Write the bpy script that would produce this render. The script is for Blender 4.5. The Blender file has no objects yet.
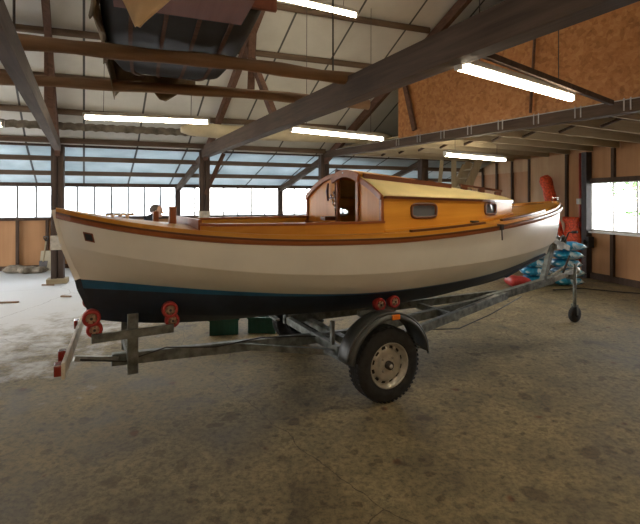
import bpy, bmesh, math, random
from mathutils import Vector, Matrix, noise
random.seed(7)
R = math.radians
S = bpy.context.scene
COL = S.collection

# ------------------------------------------------------------------ camera, world, exposure
F_PX = 450.0
cd = bpy.data.cameras.new('camera'); cam = bpy.data.objects.new('camera', cd); COL.objects.link(cam)
cd.sensor_fit = 'HORIZONTAL'; cd.sensor_width = 36.0; cd.lens = F_PX/640*36.0
PITCH = 0.0
cam.location = (0, 0, 1.63); cam.rotation_euler = (R(90-PITCH), 0, 0)
cd.shift_y = -(62 - F_PX*math.tan(R(PITCH)))/640.0
cd.clip_start = 0.05
S.camera = cam

S.view_settings.view_transform = 'Standard'; S.view_settings.look = 'None'
S.view_settings.gamma = 1.0; S.view_settings.use_curve_mapping = False
S.view_settings.exposure = 1.0
S.cycles.use_denoising = True
S.cycles.max_bounces = 8; S.cycles.diffuse_bounces = 5; S.cycles.glossy_bounces = 3
S.cycles.sample_clamp_indirect = 6.0

W = bpy.data.worlds.new('world'); S.world = W; W.use_nodes = True
wn = W.node_tree.nodes; wl = W.node_tree.links; wn.clear()
wo = wn.new('ShaderNodeOutputWorld'); wb = wn.new('ShaderNodeBackground')
tc = wn.new('ShaderNodeTexCoord'); sx = wn.new('ShaderNodeSeparateXYZ'); rp = wn.new('ShaderNodeValToRGB')
wl.new(tc.outputs['Generated'], sx.inputs[0]); wl.new(sx.outputs['Z'], rp.inputs[0])
rp.color_ramp.elements[0].position = 0.0; rp.color_ramp.elements[0].color = (1, 0.985, 0.95, 1)
rp.color_ramp.elements[1].position = 0.6; rp.color_ramp.elements[1].color = (0.90, 0.95, 1, 1)
wl.new(rp.outputs[0], wb.inputs[0]); wb.inputs[1].default_value = 7.5
wl.new(wb.outputs[0], wo.inputs[0])
TUBE = 17.0        # emission of the fluorescent tubes

# ------------------------------------------------------------------ frames
W0 = Vector((-7.35, 10.33, 0)); E = Vector((.9343, .3566, 0)); M_ = Vector((.3566, -.9343, 0))
def B(t, p, h=0.0): return W0 + E*t + M_*p + Vector((0, 0, h))
TIE = Vector((.5246, -1, 0)).normalized()
Rw0 = Vector((5.66, 9.5, 0)); RwD = Vector((-.249, 1, 0)).normalized()
def RW(u, o=0.0, h=0.0):     # right wall: u metres away from the camera side, o metres into the room
    return Rw0 + RwD*u + Vector((-RwD.y, RwD.x, 0))*o + Vector((0, 0, h))
def at(px, py, Y): return Vector(((px-320)/F_PX*Y, Y, 1.63 - (py-200)/F_PX*Y))
EAVE, AISLE, RIDGE, FRONT = 2.02, 2.18, 7.6, 14.0
def roof_h(p):
    if p < AISLE: return EAVE + .31*p
    if p < RIDGE: return EAVE + .31*AISLE + .55*(p-AISLE)
    return EAVE + .31*AISLE + .55*(RIDGE-AISLE) - .55*(p-RIDGE)
def P_of(v): return (Vector((v[0], v[1], 0)) - W0).dot(M_)

# ------------------------------------------------------------------ materials
def new_mat(name):
    m = bpy.data.materials.new(name); m.use_nodes = True
    n = m.node_tree.nodes; l = m.node_tree.links
    return m, n, l, n['Principled BSDF']
def ramp(n, l, src, stops):
    r = n.new('ShaderNodeValToRGB'); e = r.color_ramp.elements
    while len(e) < len(stops): e.new(.5)
    for i, (p, c) in enumerate(stops): e[i].position = p; e[i].color = (*c, 1)
    l.new(src, r.inputs[0]); return r
def coords(n, l, scale=(1, 1, 1), rot=(0, 0, 0)):
    t = n.new('ShaderNodeTexCoord'); mp = n.new('ShaderNodeMapping')
    mp.inputs['Scale'].default_value = scale; mp.inputs['Rotation'].default_value = rot
    l.new(t.outputs['Object'], mp.inputs[0]); return mp.outputs[0]
def nz(n, l, vec, scale, detail=4, rough=.55, dist=0):
    x = n.new('ShaderNodeTexNoise'); x.inputs['Scale'].default_value = scale; x.inputs['Detail'].default_value = detail
    x.inputs['Roughness'].default_value = rough; x.inputs['Distortion'].default_value = dist
    l.new(vec, x.inputs['Vector']); return x.outputs['Fac']
def bump(n, l, b, src, s, d=.01):
    k = n.new('ShaderNodeBump'); k.inputs['Strength'].default_value = s; k.inputs['Distance'].default_value = d
    l.new(src, k.inputs['Height']); l.new(k.outputs[0], b.inputs['Normal'])
def mat(name, c, rough=.5, metal=0.0, var=.12, scale=8, coat=0.0, bmp=0.0, stretch=(1, 1, 1), emis=None):
    m, n, l, b = new_mat(name)
    f = nz(n, l, coords(n, l, stretch), scale, 5)
    lo = tuple(x*(1-var*1.6) for x in c); hi = tuple(min(1, x*(1+var)) for x in c)
    r = ramp(n, l, f, [(.32, lo), (.68, hi)]); l.new(r.outputs[0], b.inputs['Base Color'])
    b.inputs['Roughness'].default_value = rough; b.inputs['Metallic'].default_value = metal
    b.inputs['Coat Weight'].default_value = coat; b.inputs['Coat Roughness'].default_value = .08
    if bmp: bump(n, l, b, f, bmp)
    return m
def wood(name, c1, c2, axis=0, rough=.6, coat=0.0, grain=18, bmp=.25, rot=0):
    m, n, l, b = new_mat(name)
    st = [grain, grain, grain]; st[axis] = grain*.06
    v = coords(n, l, tuple(st), (0, 0, 0)) if not rot else None
    if rot:
        t = n.new('ShaderNodeTexCoord'); a = n.new('ShaderNodeMapping'); a.inputs['Rotation'].default_value = (0, 0, rot)
        c = n.new('ShaderNodeMapping'); c.inputs['Scale'].default_value = st
        l.new(t.outputs['Object'], a.inputs[0]); l.new(a.outputs[0], c.inputs[0]); v = c.outputs[0]
    f = nz(n, l, v, 1.0, 6, .6, .6)
    g = nz(n, l, coords(n, l), 1.7, 3)
    mx = n.new('ShaderNodeMath'); mx.operation = 'MULTIPLY_ADD'; mx.inputs[1].default_value = .65
    l.new(f, mx.inputs[0]); ml = n.new('ShaderNodeMath'); ml.operation = 'MULTIPLY'; ml.inputs[1].default_value = .35
    l.new(g, ml.inputs[0]); l.new(ml.outputs[0], mx.inputs[2])
    r = ramp(n, l, mx.outputs[0], [(.3, c1), (.7, c2)]); l.new(r.outputs[0], b.inputs['Base Color'])
    b.inputs['Roughness'].default_value = rough; b.inputs['Coat Weight'].default_value = coat
    b.inputs['Coat Roughness'].default_value = .10
    b.inputs['Specular IOR Level'].default_value = min(.35, coat*2) if coat else .2
    if bmp: bump(n, l, b, f, bmp, .004)
    return m

def floor_mat():
    m, n, l, b = new_mat('concrete')
    v = coords(n, l)
    big = nz(n, l, v, .35, 4, .6); mid = nz(n, l, v, 2.3, 7, .68, .4); fine = nz(n, l, v, 24, 6, .8)
    base = ramp(n, l, mid, [(.30, (.110, .084, .040)), (.5, (.225, .178, .092)), (.70, (.335, .275, .155))])
    def mul(a, c, fac=1.0, mode='MULTIPLY'):
        x = n.new('ShaderNodeMix'); x.data_type = 'RGBA'; x.blend_type = mode
        x.inputs[0].default_value = fac if not hasattr(fac, 'links') else 0
        if hasattr(fac, 'links'): l.new(fac, x.inputs[0])
        l.new(a, x.inputs[6])
        if hasattr(c, 'links'): l.new(c, x.inputs[7])
        else: x.inputs[7].default_value = (*c, 1)
        return x.outputs[2]
    bb = ramp(n, l, big, [(.3, (.72, .74, .76)), (.7, (1.1, 1.04, .95))])
    c = mul(base.outputs[0], bb.outputs[0])
    ff = ramp(n, l, fine, [(.38, (.42, .42, .42)), (.56, (1.14, 1.13, 1.10))]); c = mul(c, ff.outputs[0], .9)
    # dark oil and damp spots
    def blobs(scale, th, seed, wob):
        mp = n.new('ShaderNodeMapping'); mp.inputs['Location'].default_value = seed
        l.new(v, mp.inputs[0])
        wv = n.new('ShaderNodeTexNoise'); wv.inputs['Scale'].default_value = scale*2.2; wv.inputs['Detail'].default_value = 3
        l.new(mp.outputs[0], wv.inputs['Vector'])
        ad = n.new('ShaderNodeMix'); ad.data_type = 'RGBA'; ad.blend_type = 'LINEAR_LIGHT'; ad.inputs[0].default_value = wob
        l.new(mp.outputs[0], ad.inputs[6]); l.new(wv.outputs['Color'], ad.inputs[7])
        vo = n.new('ShaderNodeTexVoronoi'); vo.voronoi_dimensions = '2D'; vo.inputs['Scale'].default_value = scale; l.new(ad.outputs[2], vo.inputs['Vector'])
        sp = n.new('ShaderNodeSeparateColor'); l.new(vo.outputs['Color'], sp.inputs[0])
        th2 = n.new('ShaderNodeMath'); th2.operation = 'MULTIPLY'; th2.inputs[1].default_value = th; l.new(sp.outputs[0], th2.inputs[0])
        sb = n.new('ShaderNodeMath'); sb.operation = 'SUBTRACT'; l.new(th2.outputs[0], sb.inputs[0]); l.new(vo.outputs['Distance'], sb.inputs[1])
        mr = n.new('ShaderNodeMapRange'); mr.inputs['From Min'].default_value = 0; mr.inputs['From Max'].default_value = .035*1
        l.new(sb.outputs[0], mr.inputs['Value']); return mr.outputs[0]
    c = mul(c, (.60, .57, .54), blobs(2.1, .17, (3, 1, 0), .10))
    c = mul(c, (.66, .64, .60), blobs(6.5, .24, (9, 4, 0), .05))
    c = mul(c, (.66, .40, .28), blobs(1.6, .07, (1.3, 7, 0), .07))
    # pale dust and spilt paint, whitened on the window side to imitate daylight
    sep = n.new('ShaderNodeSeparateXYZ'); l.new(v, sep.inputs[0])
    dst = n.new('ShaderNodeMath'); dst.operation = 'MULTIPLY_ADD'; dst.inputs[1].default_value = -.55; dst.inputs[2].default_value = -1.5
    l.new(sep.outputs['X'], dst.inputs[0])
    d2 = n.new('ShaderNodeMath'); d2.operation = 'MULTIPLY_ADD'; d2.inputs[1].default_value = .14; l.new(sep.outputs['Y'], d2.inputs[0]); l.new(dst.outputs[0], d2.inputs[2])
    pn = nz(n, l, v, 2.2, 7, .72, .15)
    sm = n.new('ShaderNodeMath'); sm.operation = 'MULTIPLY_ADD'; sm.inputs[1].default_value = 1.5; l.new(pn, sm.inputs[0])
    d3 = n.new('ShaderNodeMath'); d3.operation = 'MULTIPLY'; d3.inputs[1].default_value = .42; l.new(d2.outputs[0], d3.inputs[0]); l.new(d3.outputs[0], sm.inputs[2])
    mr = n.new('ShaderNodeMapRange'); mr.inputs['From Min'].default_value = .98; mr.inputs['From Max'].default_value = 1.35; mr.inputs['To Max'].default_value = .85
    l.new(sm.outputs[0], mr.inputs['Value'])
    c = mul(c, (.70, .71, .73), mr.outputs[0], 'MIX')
    # hairline cracks
    cr = n.new('ShaderNodeTexVoronoi'); cr.feature = 'DISTANCE_TO_EDGE'; cr.inputs['Scale'].default_value = .33
    wv = n.new('ShaderNodeMix'); wv.data_type = 'RGBA'; wv.blend_type = 'LINEAR_LIGHT'; wv.inputs[0].default_value = .10
    nn = n.new('ShaderNodeTexNoise'); nn.inputs['Scale'].default_value = 2.5; nn.inputs['Detail'].default_value = 6; l.new(v, nn.inputs['Vector'])
    l.new(v, wv.inputs[6]); l.new(nn.outputs['Color'], wv.inputs[7]); l.new(wv.outputs[2], cr.inputs['Vector'])
    lt = n.new('ShaderNodeMath'); lt.operation = 'LESS_THAN'; lt.inputs[1].default_value = .0010; l.new(cr.outputs['Distance'], lt.inputs[0])
    c = mul(c, (.45, .42, .4), lt.outputs[0])
    l.new(c, b.inputs['Base Color'])
    rr = ramp(n, l, mid, [(.3, (.58, .58, .58)), (.7, (.85, .85, .85))]); l.new(rr.outputs[0], b.inputs['Roughness'])
    b.inputs['Specular IOR Level'].default_value = .45
    bump(n, l, b, mid, .25, .01)
    return m

def roof_mat():
    m, n, l, b = new_mat('roof_sheet')
    v = coords(n, l)
    dp = n.new('ShaderNodeVectorMath'); dp.operation = 'DOT_PRODUCT'; q = Vector((1, .5246, 0)).normalized()
    dp.inputs[1].default_value = q; l.new(v, dp.inputs[0])
    md = n.new('ShaderNodeMath'); md.operation = 'PINGPONG'; md.inputs[1].default_value = .49; l.new(dp.outputs['Value'], md.inputs[0])
    lt = n.new('ShaderNodeMath'); lt.operation = 'LESS_THAN'; lt.inputs[1].default_value = .017; l.new(md.outputs[0], lt.inputs[0])
    f = nz(n, l, v, 1.1, 5, .6)
    r = ramp(n, l, f, [(.3, (.56, .55, .51)), (.7, (.72, .71, .67))])
    x = n.new('ShaderNodeMix'); x.data_type = 'RGBA'; l.new(lt.outputs[0], x.inputs[0]); l.new(r.outputs[0], x.inputs[6]); x.inputs[7].default_value = (.09, .09, .09, 1)
    l.new(x.outputs[2], b.inputs['Base Color']); b.inputs['Roughness'].default_value = .6
    return m

def skylight_mat():   # translucent plastic sheet that lets daylight through
    m, n, l, b = new_mat('translucent_sheet')
    v = coords(n, l)
    dp = n.new('ShaderNodeVectorMath'); dp.operation = 'DOT_PRODUCT'; q = Vector((1, .5246, 0)).normalized()
    dp.inputs[1].default_value = q; l.new(v, dp.inputs[0])
    md = n.new('ShaderNodeMath'); md.operation = 'PINGPONG'; md.inputs[1].default_value = .49; l.new(dp.outputs['Value'], md.inputs[0])
    lt = n.new('ShaderNodeMath'); lt.operation = 'LESS_THAN'; lt.inputs[1].default_value = .02; l.new(md.outputs[0], lt.inputs[0])
    f = nz(n, l, v, 1.4, 5, .6)
    r = ramp(n, l, f, [(.3, (.33, .38, .40)), (.7, (.50, .55, .57))])
    x = n.new('ShaderNodeMix'); x.data_type = 'RGBA'; l.new(lt.outputs[0], x.inputs[0]); l.new(r.outputs[0], x.inputs[6]); x.inputs[7].default_value = (.06, .06, .06, 1)
    l.new(x.outputs[2], b.inputs['Base Color']); b.inputs['Roughness'].default_value = .6
    tr = n.new('ShaderNodeBsdfTranslucent'); l.new(x.outputs[2], tr.inputs[0])
    ms = n.new('ShaderNodeMixShader'); ms.inputs[0].default_value = .34
    l.new(b.outputs[0], ms.inputs[1]); l.new(tr.outputs[0], ms.inputs[2]); l.new(ms.outputs[0], n['Material Output'].inputs[0])
    return m

def glass_mat(name, tint=(1, 1, 1), refl=.10, refl_paint=0):
    m, n, l, b = new_mat(name); n.remove(b)
    t = n.new('ShaderNodeBsdfTransparent'); t.inputs[0].default_value = (*tint, 1)
    g = n.new('ShaderNodeBsdfGlossy'); g.inputs['Roughness'].default_value = .04
    fr = n.new('ShaderNodeFresnel'); fr.inputs[0].default_value = 1.35
    ad = n.new('ShaderNodeMath'); ad.operation = 'ADD'; ad.inputs[1].default_value = refl*.3; l.new(fr.outputs[0], ad.inputs[0])
    ms = n.new('ShaderNodeMixShader'); l.new(ad.outputs[0], ms.inputs[0]); l.new(t.outputs[0], ms.inputs[1]); l.new(g.outputs[0], ms.inputs[2])
    if refl_paint:
        d = n.new('ShaderNodeBsdfDiffuse'); d.inputs[0].default_value = (.30, .36, .42, 1)  # blue-grey diffuse colour stands in for the reflection on the glass
        m2 = n.new('ShaderNodeMixShader'); m2.inputs[0].default_value = refl_paint; l.new(ms.outputs[0], m2.inputs[1]); l.new(d.outputs[0], m2.inputs[2]); ms = m2
    l.new(ms.outputs[0], n['Material Output'].inputs[0]); return m

def emit_mat(name, c, s):
    m, n, l, b = new_mat(name)
    b.inputs['Base Color'].default_value = (.9, .9, .9, 1)
    b.inputs['Emission Color'].default_value = (*c, 1); b.inputs['Emission Strength'].default_value = s
    return m

def osb_mat():
    m, n, l, b = new_mat('osb')
    v = coords(n, l, (1, 1, 1.0))
    vo = n.new('ShaderNodeTexVoronoi'); vo.inputs['Scale'].default_value = 20; l.new(v, vo.inputs['Vector'])
    sp = n.new('ShaderNodeSeparateColor'); l.new(vo.outputs['Color'], sp.inputs[0])
    f = nz(n, l, v, 7, 6, .75, 1.0)
    ad = n.new('ShaderNodeMath'); ad.operation = 'MULTIPLY_ADD'; ad.inputs[1].default_value = .3; l.new(sp.outputs[0], ad.inputs[0])
    l.new(f, ad.inputs[2])
    r = ramp(n, l, ad.outputs[0], [(.34, (.25, .095, .026)), (.6, (.43, .175, .050)), (.9, (.54, .26, .09))])
    l.new(r.outputs[0], b.inputs['Base Color']); b.inputs['Roughness'].default_value = .65
    return m

MT = dict(
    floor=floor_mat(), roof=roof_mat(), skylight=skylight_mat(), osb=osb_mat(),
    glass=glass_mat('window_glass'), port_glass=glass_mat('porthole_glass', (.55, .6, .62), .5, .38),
    beam=wood('aged_dark_timber', (.050, .034, .025), (.125, .086, .062), 1, .75, 0, 22, .5, rot=R(-27)),
    post=wood('aged_post_timber', (.040, .028, .024), (.125, .088, .070), 2, .75, 0, 22, .5),
    purlin=wood('purlin_timber', (.085, .058, .042), (.20, .14, .10), 0, .75, 0, 22, .4, rot=R(-21)),
    log=wood('debarked_pole', (.17, .10, .060), (.34, .215, .130), 0, .6, 0, 14, .3, rot=R(-21)),
    rafter=wood('rafter_timber', (.075, .040, .028), (.18, .100, .070), 1, .75, 0, 18, .4),
    pale=wood('pale_softwood', (.30, .24, .15), (.46, .38, .25), 0, .7, 0, 14, .2),
    ply=wood('plywood_sheet', (.36, .180, .085), (.54, .30, .150), 2, .6, 0, 5, .08),
    ply2=wood('pale_plywood_sheet', (.42, .26, .14), (.60, .41, .24), 2, .6, 0, 5, .08),
    stud=wood('stud_timber', (.05, .032, .024), (.11, .070, .050), 2, .8, 0, 18, .3),
    frame=mat('window_frame_paint', (.12, .11, .10), .6),
    tube=emit_mat('tube_glow', (1.0, .87, .64), TUBE),
    fitting=mat('fitting_enamel', (.55, .54, .50), .4),
    hullw=mat('hull_white_paint', (.88, .87, .81), .28, 0, .03, 3, .3),
    navy=mat('antifouling_navy', (.010, .018, .034), .55, 0, .3, 5),
    boot=mat('boot_top_blue', (.015, .10, .20), .35, 0, .15, 5),
    varnish=wood('varnished_golden_wood', (.50, .19, .018), (.74, .36, .05), 0, .38, .15, 12, .05),
    mahog=wood('varnished_red_wood', (.22, .065, .020), (.42, .14, .045), 0, .42, .12, 12, .05),
    darkwood=wood('dark_rail_wood', (.08, .025, .012), (.17, .06, .025), 0, .3, .6, 12, .05),
    panel=wood('bulkhead_panel_wood', (.46, .17, .025), (.80, .36, .08), 2, .34, .06, 8, .03),
    cream=mat('cream_deck_paint', (.86, .70, .34), .45, 0, .05, 4),
    inner=mat('dim_interior_paint', (.10, .07, .05), .6),
    galv=mat('galvanised_steel', (.20, .215, .20), .55, .55, .35, 14),
    galvl=mat('pale_galvanised_steel', (.42, .43, .40), .5, .5, .25, 14),
    rim=mat('wheel_silver', (.48, .46, .40), .42, .5, .15, 14),
    tyre=mat('tyre_rubber', (.020, .020, .020), .8, 0, .3, 20),
    black=mat('black_plastic', (.018, .018, .019), .5),
    guard=mat('grey_plastic_guard', (.062, .068, .068), .42, .1, .2, 9),
    red=mat('red_rubber', (.42, .035, .030), .5, 0, .15, 12),
    hubc=mat('roller_hub_plastic', (.45, .30, .20), .5),
    lens_r=mat('red_lens', (.22, .02, .012), .2, 0, .05, 3, .5),
    amber=mat('amber_lens', (.85, .22, .02), .25, 0, .05, 3, .5),
    board=mat('weathered_white_board', (.55, .50, .42), .6, 0, .2, 10),
    chrome=mat('chrome', (.75, .75, .75), .15, 1, .05, 5),
    sail=mat('cream_canvas_roll', (.60, .52, .36), .8, 0, .10, 3, 0, .3),
    tarp=mat('beige_canvas', (.74, .54, .33), .85, 0, .12, 5, 0, .4),
    olive=mat('olive_canvas', (.20, .15, .09), .85, 0, .25, 6, 0, .4),
    tar=mat('black_tarred_skin', (.010, .010, .011), .65, 0, .3, 6, 0, .2),
    redply=wood('red_brown_board', (.16, .055, .035), (.28, .105, .065), 0, .6, 0, 9, .1),
    orange=mat('orange_netting', (.80, .095, .030), .6, 0, .3, 25, 0, .8),
    steelpost=mat('dark_painted_post', (.045, .036, .035), .6, 0, .25, 6),
    redpipe=mat('red_conduit', (.35, .045, .03), .5),
    white=mat('white_plastic', (.75, .74, .70), .4),
    green=mat('dark_green_plastic', (.010, .085, .060), .5, 0, .2, 6),
    blonde=wood('stair_softwood', (.34, .27, .17), (.50, .42, .28), 2, .7, 0, 12, .2),
    sackg=mat('grey_brown_sacking', (.24, .20, .15), .9, 0, .25, 14, 0, .6),
    palebd=wood('pale_board', (.42, .36, .26), (.58, .51, .38), 2, .7, 0, 9, .1),
    skin=mat('skin', (.55, .33, .24), .55, 0, .05, 5),
    hair=mat('grey_hair', (.12, .10, .09), .8, 0, .2, 30),
    jacket=mat('dark_jacket', (.015, .017, .022), .8, 0, .2, 10),
    jeans=mat('dark_trousers', (.03, .035, .05), .85, 0, .2, 12),
    metal_hanger=mat('zinc_hanger', (.42, .41, .38), .45, .6, .15, 10),
    leaf=mat('leaf_green', (.10, .24, .05), .6, 0, .4, 3),
    bark=mat('bark', (.10, .07, .05), .9),
    gravel=mat('pale_yard', (.55, .53, .50), .9, 0, .1, 2),
    render=mat('pale_render', (.62, .68, .74), .8, 0, .05, 2),
    slate=mat('slate_roof', (.22, .25, .30), .7),
    corr=mat('corrugated_metal', (.26, .23, .19), .5, .3, .3, 6),
)
def sack_mat():
    m, n, l, b = new_mat('printed_sack')
    f = nz(n, l, coords(n, l), 5.5, 2, .5, .8)
    r = ramp(n, l, f, [(.47, (.015, .22, .42)), (.55, (.03, .36, .60)), (.62, (.62, .74, .80))]); l.new(r.outputs[0], b.inputs['Base Color'])
    b.inputs['Roughness'].default_value = .3; return m
MT['sack'] = sack_mat()

# ------------------------------------------------------------------ mesh helpers
def box(bm, c, s, rot=None, mi=0):
    hx, hy, hz = s[0]/2, s[1]/2, s[2]/2; vs = []
    for x, y, z in [(-hx,-hy,-hz),(hx,-hy,-hz),(hx,hy,-hz),(-hx,hy,-hz),(-hx,-hy,hz),(hx,-hy,hz),(hx,hy,hz),(-hx,hy,hz)]:
        v = Vector((x, y, z))
        if rot is not None: v = rot @ v
        vs.append(bm.verts.new(v + Vector(c)))
    for f in [(0,3,2,1),(4,5,6,7),(0,1,5,4),(1,2,6,5),(2,3,7,6),(3,0,4,7)]:
        bm.faces.new([vs[i] for i in f]).material_index = mi
def bar(bm, a, b, w, h, up=(0, 0, 1), mi=0):
    """rectangular bar from a to b; w sideways, h along up"""
    a, b = Vector(a), Vector(b); d = (b-a).normalized(); up = Vector(up)
    if abs(d.dot(up)) > .98: up = Vector((1, 0, 0))
    s = d.cross(up).normalized(); u = s.cross(d)
    m = Matrix((d, s, u)).transposed()
    box(bm, (a+b)/2, ((b-a).length, w, h), m, mi)
def tube(bm, pts, r, n=10, cap=True, mi=0, close=False):
    pts = [Vector(p) for p in pts]; rs = r if isinstance(r, (list, tuple)) else [r]*len(pts)
    rings = []; prev = None; N = len(pts)
    for i, p in enumerate(pts):
        if close: d = (pts[(i+1) % N]-pts[i-1]).normalized()
        else: d = (pts[min(i+1, N-1)]-pts[max(i-1, 0)]).normalized()
        if prev is None:
            a = Vector((0, 0, 1)) if abs(d.z) < .9 else Vector((1, 0, 0)); s = d.cross(a).normalized()
        else: s = (prev - d*prev.dot(d)).normalized()
        prev = s; u = d.cross(s)
        rings.append([bm.verts.new(p + (s*math.cos(2*math.pi*k/n) + u*math.sin(2*math.pi*k/n))*rs[i]) for k in range(n)])
    for i in range(N if close else N-1):
        A, C = rings[i], rings[(i+1) % N]
        for k in range(n):
            f = bm.faces.new((A[k], A[(k+1) % n], C[(k+1) % n], C[k])); f.smooth = True; f.material_index = mi
    if cap and not close:
        bm.faces.new(list(reversed(rings[0]))).material_index = mi; bm.faces.new(rings[-1]).material_index = mi
def lathe(bm, prof, n=32, M=None, mi=0, holes=None, closed=False):
    """profile of (radius, axial) turned about local Y"""
    rings = []
    for (r, y) in prof:
        ring = []
        for k in range(n):
            a = 2*math.pi*k/n; v = Vector((r*math.cos(a), y, r*math.sin(a)))
            ring.append(bm.verts.new(M @ v if M else v))
        rings.append(ring)
    m = len(rings)
    for i in range(m if closed else m-1):
        A, C = rings[i], rings[(i+1) % m]
        for k in range(n):
            if holes and i in holes and holes[i](k): continue
            f = bm.faces.new((A[k], C[k], C[(k+1) % n], A[(k+1) % n])); f.smooth = True; f.material_index = mi
    return rings
def sphere(bm, c, s, n=12, mi=0, rot=None):
    r = bmesh.ops.create_uvsphere(bm, u_segments=n, v_segments=max(6, n*2//3), radius=1)
    for v in r['verts']:
        p = Vector((v.co.x*s[0], v.co.y*s[1], v.co.z*s[2]))
        v.co = (rot @ p if rot is not None else p) + Vector(c)
    for v in r['verts']:
        for f in v.link_faces: f.smooth = True; f.material_index = mi
def obj(name, bm, m, parent=None, origin='base', bevel=0, label=None, solid=0):
    bmesh.ops.recalc_face_normals(bm, faces=bm.faces[:])
    me = bpy.data.meshes.new(name)
    off = Vector((0, 0, 0))
    if parent is None and origin == 'base' and len(bm.verts):
        xs = [v.co.x for v in bm.verts]; ys = [v.co.y for v in bm.verts]; zs = [v.co.z for v in bm.verts]
        off = Vector(((min(xs)+max(xs))/2, (min(ys)+max(ys))/2, min(zs)))
        for v in bm.verts: v.co -= off
    bm.to_mesh(me); bm.free()
    for x in (m if isinstance(m, (list, tuple)) else [m]): me.materials.append(MT[x] if isinstance(x, str) else x)
    o = bpy.data.objects.new(name, me); COL.objects.link(o); o.location = off
    if parent: o.parent = parent
    if solid: k = o.modifiers.new('solid', 'SOLIDIFY'); k.thickness = solid; k.offset = -1
    if bevel: k = o.modifiers.new('bevel', 'BEVEL'); k.width = bevel; k.segments = 2; k.limit_method = 'ANGLE'; k.angle_limit = R(50)
    if label: o['label'] = label
    return o
def tag(o, label, cat, group=None, kind=None):
    o['label'] = label; o['category'] = cat
    if group: o['group'] = group
    if kind: o['kind'] = kind
    return o
def struct(o): o['kind'] = 'structure'; return o
def thing(name, label, cat, loc=(0, 0, 0), rz=0.0, group=None):
    o = bpy.data.objects.new(name, None); COL.objects.link(o); o.location = loc; o.rotation_euler = (0, 0, rz)
    o.empty_display_size = .2
    return tag(o, label, cat, group)
def NB(): return bmesh.new()
def copy_tree(o, parent=None):
    c = o.copy(); COL.objects.link(c)
    if parent: c.parent = parent
    for ch in [x for x in bpy.data.objects if x.parent == o]: copy_tree(ch, c)
    return c
def slab(bm, quad, th, nrm=None):
    """quad (4 points) extruded by th along its normal (or nrm)"""
    q = [Vector(v) for v in quad]
    n = Vector(nrm) if nrm is not None else (q[1]-q[0]).cross(q[2]-q[0]).normalized()
    a = [bm.verts.new(v) for v in q]; b = [bm.verts.new(v+n*th) for v in q]; k = len(q)
    bm.faces.new(list(reversed(a))); bm.faces.new(b)
    for i in range(k): bm.faces.new((a[i], a[(i+1) % k], b[(i+1) % k], b[i]))

# ================================================================== SETTING
T0, T1 = -4.6, 12.55           # wall line runs from T0 to the corner with the right wall
corner = B(12.52, 0)
def line_hit(p0, d0, p1, d1):
    c = d0.x*d1.y - d0.y*d1.x; w = p1-p0
    return p0 + d0*((w.x*d1.y - w.y*d1.x)/c)
corner = line_hit(W0, E, Rw0, RwD); TC = (corner-W0).dot(E); UC = (corner-Rw0).dot(RwD)
rf = line_hit(B(0, FRONT), E, Rw0, RwD); UF = (rf-Rw0).dot(RwD)

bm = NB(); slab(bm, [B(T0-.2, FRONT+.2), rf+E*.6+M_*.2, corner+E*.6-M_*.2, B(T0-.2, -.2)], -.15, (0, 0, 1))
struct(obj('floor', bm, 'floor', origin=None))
# yard outside
bm = NB(); slab(bm, [(-60, -40, -.16), (60, -40, -.16), (60, 70, -.16), (-60, 70, -.16)], -.1, (0, 0, 1))
struct(obj('yard_ground', bm, 'gravel', origin=None))
# roof: aisle sheets, main slope, far slope
def roof_strip(name, p0, p1, m, extra=.35):
    bm = NB(); n = 1
    q = [B(T0-.2, p0, roof_h(p0)), B(T0-.2, p1, roof_h(p1)), B(TC+5, p1, roof_h(p1)), B(TC+5, p0, roof_h(p0))]
    slab(bm, q, .05, (0, 0, 1)); struct(obj(name, bm, m, origin=None))
roof_strip('ceiling', AISLE, RIDGE, 'roof'); roof_strip('ceiling_aisle', 0, AISLE, 'skylight'); roof_strip('ceiling_opposite', RIDGE, FRONT, 'roof')
# back wall: plywood dado on studs, sill, head, then windows
SILL, HEAD = 1.16, 1.97
bm = NB(); slab(bm, [B(T0, 0), B(TC, 0), B(TC, 0, SILL), B(T0, 0, SILL)], .08, -M_)
wall = struct(obj('wall_back', bm, 'ply', origin=None))
bm = NB()
t = T0+.15
while t < TC:
    bar(bm, B(t, .03, 0), B(t, .03, SILL), .06, .06, E); t += .60
bar(bm, B(T0, .03, .05), B(TC, .03, .05), .06, .10)
obj('wall_stud', bm, 'stud', wall)
bm = NB(); bar(bm, B(T0, 0, SILL+.015), B(TC, 0, SILL+.015), .16, .05); struct(obj('trim_1', bm, 'stud', origin=None))
bm = NB(); bar(bm, B(T0, 0, HEAD+.04), B(TC, 0, HEAD+.04), .12, .09); struct(obj('trim_2', bm, 'stud', origin=None))
wall_posts = [1.15+2.75*k for k in range(-2, 5)]
edges = [T0] + [w for w in wall_posts if T0 < w < TC] + [TC]
for i in range(len(edges)-1):
    a, b = edges[i]+.05, edges[i+1]-.05
    if b-a < .3: continue
    bm = NB(); N = max(1, round((b-a)/.395))
    for k in range(N+1):
        tt = a+(b-a)*k/N; bar(bm, B(tt, 0, SILL+.04), B(tt, 0, HEAD), .022, .04, E)
    bar(bm, B(a, 0, SILL+.055), B(b, 0, SILL+.055), .04, .03); bar(bm, B(a, 0, HEAD-.012), B(b, 0, HEAD-.012), .04, .024)
    w = struct(obj('window_%d' % (i+1), bm, 'frame', origin=None))
    bm = NB(); slab(bm, [B(a, 0, SILL+.05), B(b, 0, SILL+.05), B(b, 0, HEAD), B(a, 0, HEAD)], .004, M_)
    obj('window_pane', bm, 'glass', w)
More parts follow.
